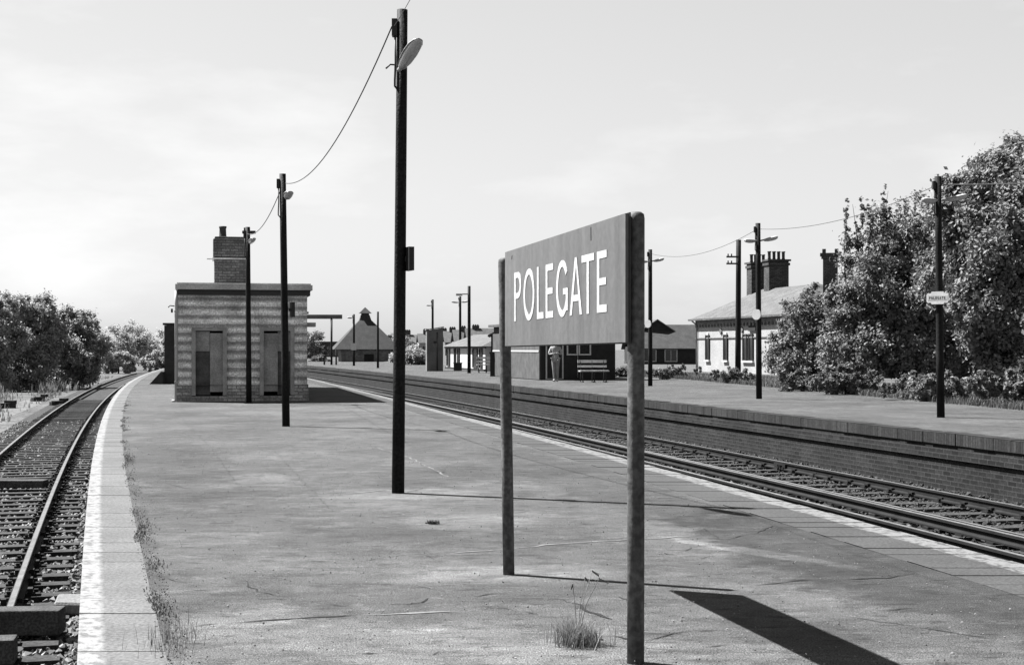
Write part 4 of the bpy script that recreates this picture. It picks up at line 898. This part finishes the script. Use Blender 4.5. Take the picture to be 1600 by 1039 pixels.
# ------------------------------------------------------------------ vegetation
def leaves(name, cl, size, m, parent=None, seed=1, up=.35, loc=None, aspect=.6, kind=None):
    """cl: list of (centre, radius3, leaf count); leaf sized rhombs gathered in clumps spread over and through each blob"""
    rng = np.random.default_rng(seed); VV = []
    for (c_, r3, n) in cl:
        n = int(n*(4.2 if size > .115 and size < .13 else 3.0)); nsub = max(8, n//120); d = rng.normal(size=(nsub, 3)); d /= np.linalg.norm(d, axis=1)[:, None]
        rr = rng.uniform(.25, 1.12, (nsub, 1))**.5; sc = np.array(c_)+d*rr*np.array(r3)
        sr = .165*np.mean(r3)*rng.uniform(.6, 1.4, (nsub, 1))
        k = rng.integers(0, nsub, n); off = rng.normal(size=(n, 3)); off *= (sr[k]/1.5); P = sc[k]+off
        nr = d[k]*.9+rng.normal(size=(n, 3))*.75+np.array([0, 0, up]); nr /= np.linalg.norm(nr, axis=1)[:, None]
        t_ = rng.normal(size=(n, 3)); t_ -= (t_*nr).sum(1)[:, None]*nr; t_ /= np.linalg.norm(t_, axis=1)[:, None]; b = np.cross(nr, t_)
        s_ = size*rng.uniform(.55, 1.4, (n, 1)); q = np.stack([P-t_*s_*.5, P+b*s_*aspect*.5+nr*s_*.08, P+t_*s_*.5, P-b*s_*aspect*.5+nr*s_*.08], 1); VV.append(q.reshape(-1, 3))
    V = np.concatenate(VV); F = np.arange(len(V)).reshape(-1, 4)
    o = raw(name, V, F, m, parent, loc)
    if kind: o['kind'] = kind
    return o
def tree(name, label, cat, base, trunk_h, r, blobs, leaf, m, seed, group=None, limbs=5):
    """blobs are relative to the base"""
    root = thing(name, label, cat, base, 0, group); rnd = random.Random(seed)
    k = MB(); k.tube([(0, 0, -.1), (.05, 0, trunk_h*.5), (0, .05, trunk_h)], [r*1.3, r, r*.75], 8)
    for i, (c_, r3, n) in enumerate(blobs[:limbs]):
        mid = Vector((c_[0]*.4+rnd.uniform(-.2, .2), c_[1]*.4, trunk_h*.6+(c_[2]-trunk_h*.6)*.55)); k.tube([(0, 0, trunk_h*.55), mid, Vector(c_), Vector(c_)+Vector((rnd.uniform(-.3, .3), 0, r3[2]*.8))], [r*.55, r*.35, r*.18, r*.05], 6)
    k.build('trunk', M['bark'], root); leaves('crown', blobs, leaf, m, root, seed); return root
def rb(cx, cy, cz, r, n, fl=1.0): return ((cx, cy, cz), (r, r, r*fl), n)
# big chestnut at the right
tree('chestnut_tree', 'tall dense dark chestnut tree at the far right edge', 'tree', (14.2, 37.5, 0), 2.2, .25,
     [rb(-.6, 0, 5.4, 1.5, 5200), rb(.8, .3, 5.6, 1.7, 5200), rb(-1.5, -.4, 4.0, 1.35, 5000), rb(.3, -.8, 3.6, 1.6, 6000), rb(1.9, 0, 4.0, 1.8, 5000), rb(-1.75, -.5, 2.4, 1.15, 4200), rb(-.3, -1.2, 1.9, 1.3, 5000), rb(1.3, -1.0, 1.8, 1.5, 4500), rb(.1, .1, 6.3, .8, 1600), rb(-1.2, -.6, 1.0, .9, 2200), rb(-2.2, .2, 4.7, .95, 2600), rb(-2.4, .2, 3.3, 1.0, 2600), rb(2.6, -.5, 5.6, 1.5, 3500), rb(.7, .2, 6.5, .85, 2200), rb(-1.3, .1, 5.5, .9, 2400), rb(-2.2, .4, 5.25, .75, 2000), rb(-.5, .2, 6.2, .7, 1500), rb(2.8, -.6, 2.4, 1.5, 3500)], .12, M['leaf_chestnut'], 11)
tree('ash_tree', 'airy lighter tree with upright shoots left of the chestnut', 'tree', (12.4, 45, 0), 1.8, .14,
     [rb(-.9, 0, 4.3, .95, 2300, 1.5), rb(.2, 0, 4.6, 1.0, 2500, 1.5), rb(1.2, .2, 4.4, 1.0, 2500, 1.4), rb(-1.2, -.3, 2.9, 1.1, 3000), rb(.1, -.5, 2.9, 1.2, 3500), rb(1.3, -.2, 2.8, 1.2, 3500), rb(-1.0, -.6, 1.5, 1.1, 3200), rb(.4, -.9, 1.4, 1.1, 3500), rb(1.5, -.6, 1.3, 1.0, 3000), rb(2.1, .2, 4.5, .9, 2400), rb(1.7, .2, 5.4, .75, 1500), rb(2.5, .3, 5.4, .8, 1800), rb(2.2, .0, 2.9, 1.0, 2600), rb(2.2, .0, 1.4, 1.0, 2600), rb(-1.7, -.2, 2.6, .8, 2000), rb(-1.9, -.2, 1.4, .9, 2400)], .11, M['leaf_ash'], 12)
# thin shoots above the ash
k = MB(); rnd = random.Random(3)
lv = []
for i in range(9):
    x = 10.6+i*.36+rnd.uniform(-.1, .1); z1 = rnd.uniform(5.3, 6.35); k.tube([(x, 45, 3.2), (x+rnd.uniform(-.1, .1), 45, (3.2+z1)/2), (x+rnd.uniform(-.25, .25), 45, z1)], [.03, .02, .006], 5)
    for j in range(9): lv.append(((x+rnd.uniform(-.1, .1), 45+rnd.uniform(-.1, .1), 3.9+(z1-.1-3.9)*j/8), (.17-.015*j, .17-.015*j, .36), 22))
sr = thing('sapling_shoots', 'thin leafy shoots sticking up above the lighter tree', 'tree', (12.4, 45.05, 0))
k2 = k; o = k2.build('stems', M['bark'], sr, (-12.4, -45.05, 0)); leaves('shoot_leaves', lv, .10, M['leaf_ash'], sr, 33, loc=(-12.4, -45.05, 0))
tree('elder_bush', 'spreading bush covering the right half of the white house', 'bush', (10.1, 47.5, 0), 1.0, .1,
     [rb(-.3, 0, 2.3, .85, 2500), rb(.7, 0, 2.1, 1.0, 3000), rb(-.75, -.2, 1.2, .85, 2800), rb(.3, -.5, 1.1, 1.0, 3200), rb(1.4, -.2, 1.3, 1.0, 3200), rb(-.1, .1, 3.1, .4, 380), rb(.9, 0, 3.0, .45, 450)], .10, M['leaf_ash'], 13)
for i, (x, y, r, n, lab) in enumerate([(9.3, 45.3, .55, 1500, 'low dark bush at the foot of the spreading bush near the lamp pole'), (12.3, 34.2, .75, 2600, 'low leafy bush at the bottom right beneath the chestnut'), (10.8, 38.0, .6, 2000, 'small bush just left of the right most lamp pole'),
                                       (11.3, 36.6, .55, 1800, 'small bush behind the right most lamp pole foot'), (9.9, 42.2, .65, 2300, 'rounded bush between the two right hand lamp poles'), (8.5, 56, .5, 900, 'small scrub bush at the foot of the telegraph pole'),
                                       (6.5, 62.5, .48, 1100, 'scruffy bush between the shelter and the white house'), (7.9, 66, .5, 1100, 'scrub bush below the left corner of the white house'), (5.6, 68, .55, 1200, 'pale scrub bush right of the dark shelter')]):
    t_ = thing('scrub_bush', lab, 'bush', (x, y, 0), 0, 'low scrub behind the opposite platform')
    rr_ = random.Random(i); leaves('foliage', [rb(0, 0, r*.6, r*.75, n//2, .9)]+[rb(rr_.uniform(-1.5, 1.5)*r, rr_.uniform(-.5, .3)*r, r*rr_.uniform(.25, .75), r*rr_.uniform(.35, .65), n//4, rr_.uniform(.7, 1.2)) for _ in range(6)], .09, M['leaf_bush'] if i % 3 else M['leaf_ash'], t_, 40+i)
    k = MB(); k.tube([(0, 0, -.05), (0, 0, r*.6)], .03, 6); k.build('stem', M['bark'], t_)
# left hand trees
LT = [(-32.4, 88, 5.3, 'tall leafy tree at the far left edge'), (-31.2, 92, 5.2, 'broad leafy tree second from the left edge'), (-29.3, 95, 4.4, 'dark rounded tree at the right end of the left clump'), (-36.0, 90, 5.5, 'leafy tree cut by the left border of the view')]
for i, (x, y, h, lab) in enumerate(LT):
    R_ = 1.9 if i != 2 else 1.7
    tree('hedgerow_tree', lab, 'tree', (x, y, GZ), 1.2, .16, [rb(-.5, 0, h-.1, R_*.62, 1900), rb(.6, .2, h-.35, R_*.65, 1900), rb(-1.1, -.3, h*.62, R_*.75, 2400), rb(.2, -.6, h*.58, R_*.8, 2600), rb(1.2, 0, h*.62, R_*.7, 2200), rb(-.8, -.6, 1.5, R_*.7, 2000), rb(.7, -.8, 1.4, R_*.75, 2000)], .17, M['leaf_hedge'], 60+i, 'trees beside the branch line')
for i, (x, y, h, r) in enumerate([(-46.5, 172, 5.6, 2.6), (-43.0, 176, 5.0, 2.4), (-50.0, 170, 4.6, 2.5), (-41.5, 150, 2.6, 1.6), (-39.2, 160, 2.6, 1.7), (-53.5, 178, 5, 2.6)]):
    lab = ['pale far bush tallest of the clump beyond the track bend', 'pale far bush right of the tallest beyond the track bend', 'pale far bush left of the tallest beyond the track bend', 'low far bush closest to the track bend', 'low far bush next to the black shed', 'far bush half hidden behind the left clump'][i]
    t_ = thing('distant_bush', lab, 'bush', (x, y, GZ), 0, 'distant bushes beyond the track bend')
    leaves('foliage', [rb(0, 0, h*.62, r, 1700, .75*h/5), rb(-r*.7, -.4, h*.4, r*.7, 1100, .8), rb(r*.7, -.4, h*.38, r*.7, 1100, .8)], .26, M['leaf_pale'], t_, 80+i)
    k = MB(); k.tube([(0, 0, -.05), (0, 0, h*.5)], .09, 6); k.build('stem', M['bark'], t_)
# scrub on the far side around the pyramid building and bank
for i, (px, Y, h, r, lab) in enumerate([(487, 190, 4.2, 1.9, 'dark round tree just right of the banded block'), (640, 140, 2.0, 1.7, 'grassy bush right of the pyramid roof'), (655, 120, 1.5, 1.2, 'dark low bush left of the tall brick box'), (600, 175, 3.4, 2.2, 'bush showing behind the right slope of the pyramid roof'), (625, 190, 3.2, 2.4, 'bush showing behind the tallest lamp pole'), (500, 150, 1.1, 1.0, 'low scrub beyond the banded block')]):
    t_ = thing('bank_bush', lab, 'bush', ((px-800)/FPX*Y, Y, -.6), 0, 'bushes beyond the far end of the opposite platform')
    leaves('foliage', [rb(0, 0, h*.55, r, 1500, .5*h/r), rb(-r*.6, 0, h*.4, r*.7, 800, .6), rb(r*.6, 0, h*.4, r*.7, 800, .6)], .24, M['leaf_bush'] if i != 1 else M['leaf_pale'], t_, 100+i)
    k = MB(); k.tube([(0, 0, -.05), (0, 0, h*.5)], .08, 6); k.build('stem', M['bark'], t_)

def blades(name, pts, h, w, m, label, kind='stuff', seed=5, lean=.5, cat=None):
    """grass blades rooted at pts (n,3)"""
    rng = np.random.default_rng(seed); P = np.asarray(pts, float); n = len(P); a = rng.uniform(0, 2*pi, n); H = h*rng.uniform(.4, 1.3, n); L = lean*H*rng.uniform(.1, 1, n)
    d = np.stack([np.cos(a), np.sin(a), np.zeros(n)], 1); s_ = np.stack([-np.sin(a), np.cos(a), np.zeros(n)], 1)*w*rng.uniform(.6, 1.4, (n, 1)); z = np.array([0, 0, 1.0])
    m1 = P+d*L[:, None]*.35+z*H[:, None]*.6; t_ = P+d*L[:, None]+z*H[:, None]
    V = np.stack([P-s_, P+s_, m1+s_*.7, m1-s_*.7, t_+s_*.15, t_-s_*.15], 1).reshape(-1, 3)
    i = np.arange(n)[:, None]*6; F = np.concatenate([i+np.array([[0, 1, 2, 3]]), i+np.array([[3, 2, 4, 5]])], 0)
    o = raw(name, V, F, m); tag(o, label, cat, None, kind); return o
rng = np.random.default_rng(2)
def area(n, fx0, fx1, y0, y1, z, pw=1.3, clump=0.0):
    Y = y0+(y1-y0)*rng.random(n)**pw; X = np.array([fx0(a)+(fx1(a)-fx0(a))*rng.random() for a in Y])
    if clump: 
        keep = (np.sin(X*2.1+Y*.7)+np.sin(Y*1.3-X*.9)+rng.normal(0, .5, n)) > clump; X, Y = X[keep], Y[keep]
    return np.stack([X, Y, np.full(len(X), z)], 1)
blades('verge_grass', area(60000, lambda y: Bx(y)-.25, lambda y: Bx(y)+4.5, 28, 85, .0, 1.2), .15, .010, M['grass'], 'rough grass along the back of the opposite platform', seed=6)
blades('trackside_grass', area(26000, lambda y: RRx(y)-16, lambda y: RRx(y)-3.0, 26, 130, GZ, 1.4, .2), .22, .02, M['drygrass'], 'dry grass patches beside the branch line', seed=7)
blades('lineside_weeds', area(4200, lambda y: -31.5, lambda y: -27.2, 84, 91, GZ, 1, .5), .55, .03, M['drygrass'], 'tall pale dead weeds under the left trees', seed=8)
# weeds along the inner side of the left coping
n = 8500; Y = 5.6+34*rng.random(n)**1.6; cl = np.sin(Y*1.9)+np.sin(Y*4.3+1)+np.sin(Y*.8)+rng.normal(0, .6, n); keep = cl > .75; Y = Y[keep]
X = np.array([Lx(a)+LW+.02 for a in Y])+np.abs(rng.normal(0, .05, len(Y)))-.03+.03*np.sin(Y*3)
blades('coping_weeds', np.stack([X, Y, np.zeros(len(X))], 1), .019, .0032, M['weed'], 'small weeds in the seam beside the left coping', seed=9, lean=1.2)
q = G(268, 1005); n = 210
blades('coping_weeds', np.stack([q.x+rng.normal(0, .06, n), q.y+rng.normal(0, .18, n), np.zeros(n)], 1), .085, .0009, M['weed'], 'taller wispy weeds at the bottom left beside the coping', seed=10, lean=.9)
# tuft of grass by the near post
q = G(902, 1006); n = 700
o = blades('grass_tuft', np.stack([q.x+rng.normal(0, .04, n)+.05*(rng.random(n)<.25)*rng.normal(0, 1, n), q.y+rng.normal(0, .05, n), np.zeros(n)], 1), .10, .0016, M['drygrass'], 'spiky grass tuft growing beside the near sign post', None, 11, .95, 'grass tuft')
k = MB()
for dx, dy, h_ in ((.07, .03, .33), (.04, .08, .29), (-.02, .02, .27), (.10, .0, .30)):
    k.tube([(q.x, q.y, 0), (q.x+dx*.4, q.y+dy*.4, h_*.6), (q.x+dx, q.y+dy, h_), (q.x+dx*1.5, q.y+dy*1.5, h_*.95)], .0014, 4)
    for j in range(6): k.box((q.x+dx*(1+.08*j), q.y+dy, h_-.004*j), (.005, .004, .010), .3)
k.build('seed_stalks', M['drygrass'], o)
q = G(676, 818); n = 110
blades('grass_tuft', np.stack([q.x+rng.normal(0, .022, n), q.y+rng.normal(0, .02, n), np.zeros(n)], 1),   .028, .006, M['weed'], 'small flat weed in the asphalt behind the far sign post', None, 12, 2.2, 'weed')

# ------------------------------------------------------------------ left side litter and path
mb = MB()
ribbon(mb, lambda y: RRx(y)-4.3-.1*sin(y*.3), lambda y: RRx(y)-3.2+.1*sin(y*.21), GZ+.006, GZ+.006, [y for y in np.arange(24, 120, 3)]); setting('path', mb, M['path'], 'pale trodden path beside the branch track')
mb = MB(); ribbon(mb, lambda y: RRx(y)-8.2-.15*sin(y*.23), lambda y: RRx(y)-7.6+.1*sin(y*.31), GZ+.006, GZ+.006, [y for y in np.arange(40, 130, 3)]); setting('path', mb, M['path'], 'narrow pale track further left')
q = (-28.7, 95.5, GZ); nb = thing('leaning_notice', 'small dark leaning board on two legs beside the branch line', 'sign', q)
k = MB(); k.box((0, 0, .75), (1.1, .06, .75), 0, -.15); k.build('board', M['iron'], nb)
for x in (-.35, .35):
    k = MB(); k.box((x, .02, .2), (.08, .08, .45)); k.build('leg', M['iron'], nb)
for i, (px, py_, s_, lab) in enumerate([(8, 638, .7, 'dark lump of scrap timber at the left edge beyond the track'), (92, 634, .5, 'dark scrap timber lying beside the branch rail'), (62, 627, .4, 'small dark debris pile on the rough ground')]):
    q = G(px, py_, GZ); k = MB(); k.box((0, 0, .12), (s_*1.3, .22, .22), .3); k.box((.2, .1, .28), (s_*.8, .18, .14), -.4, .1); k.box((-.2, -.15, .1), (s_*.6, .2, .18), .9); o = k.build('scrap_timber', M['sleeper'], None, q); tag(o, lab, 'scrap timber', 'scrap timber beside the branch line')
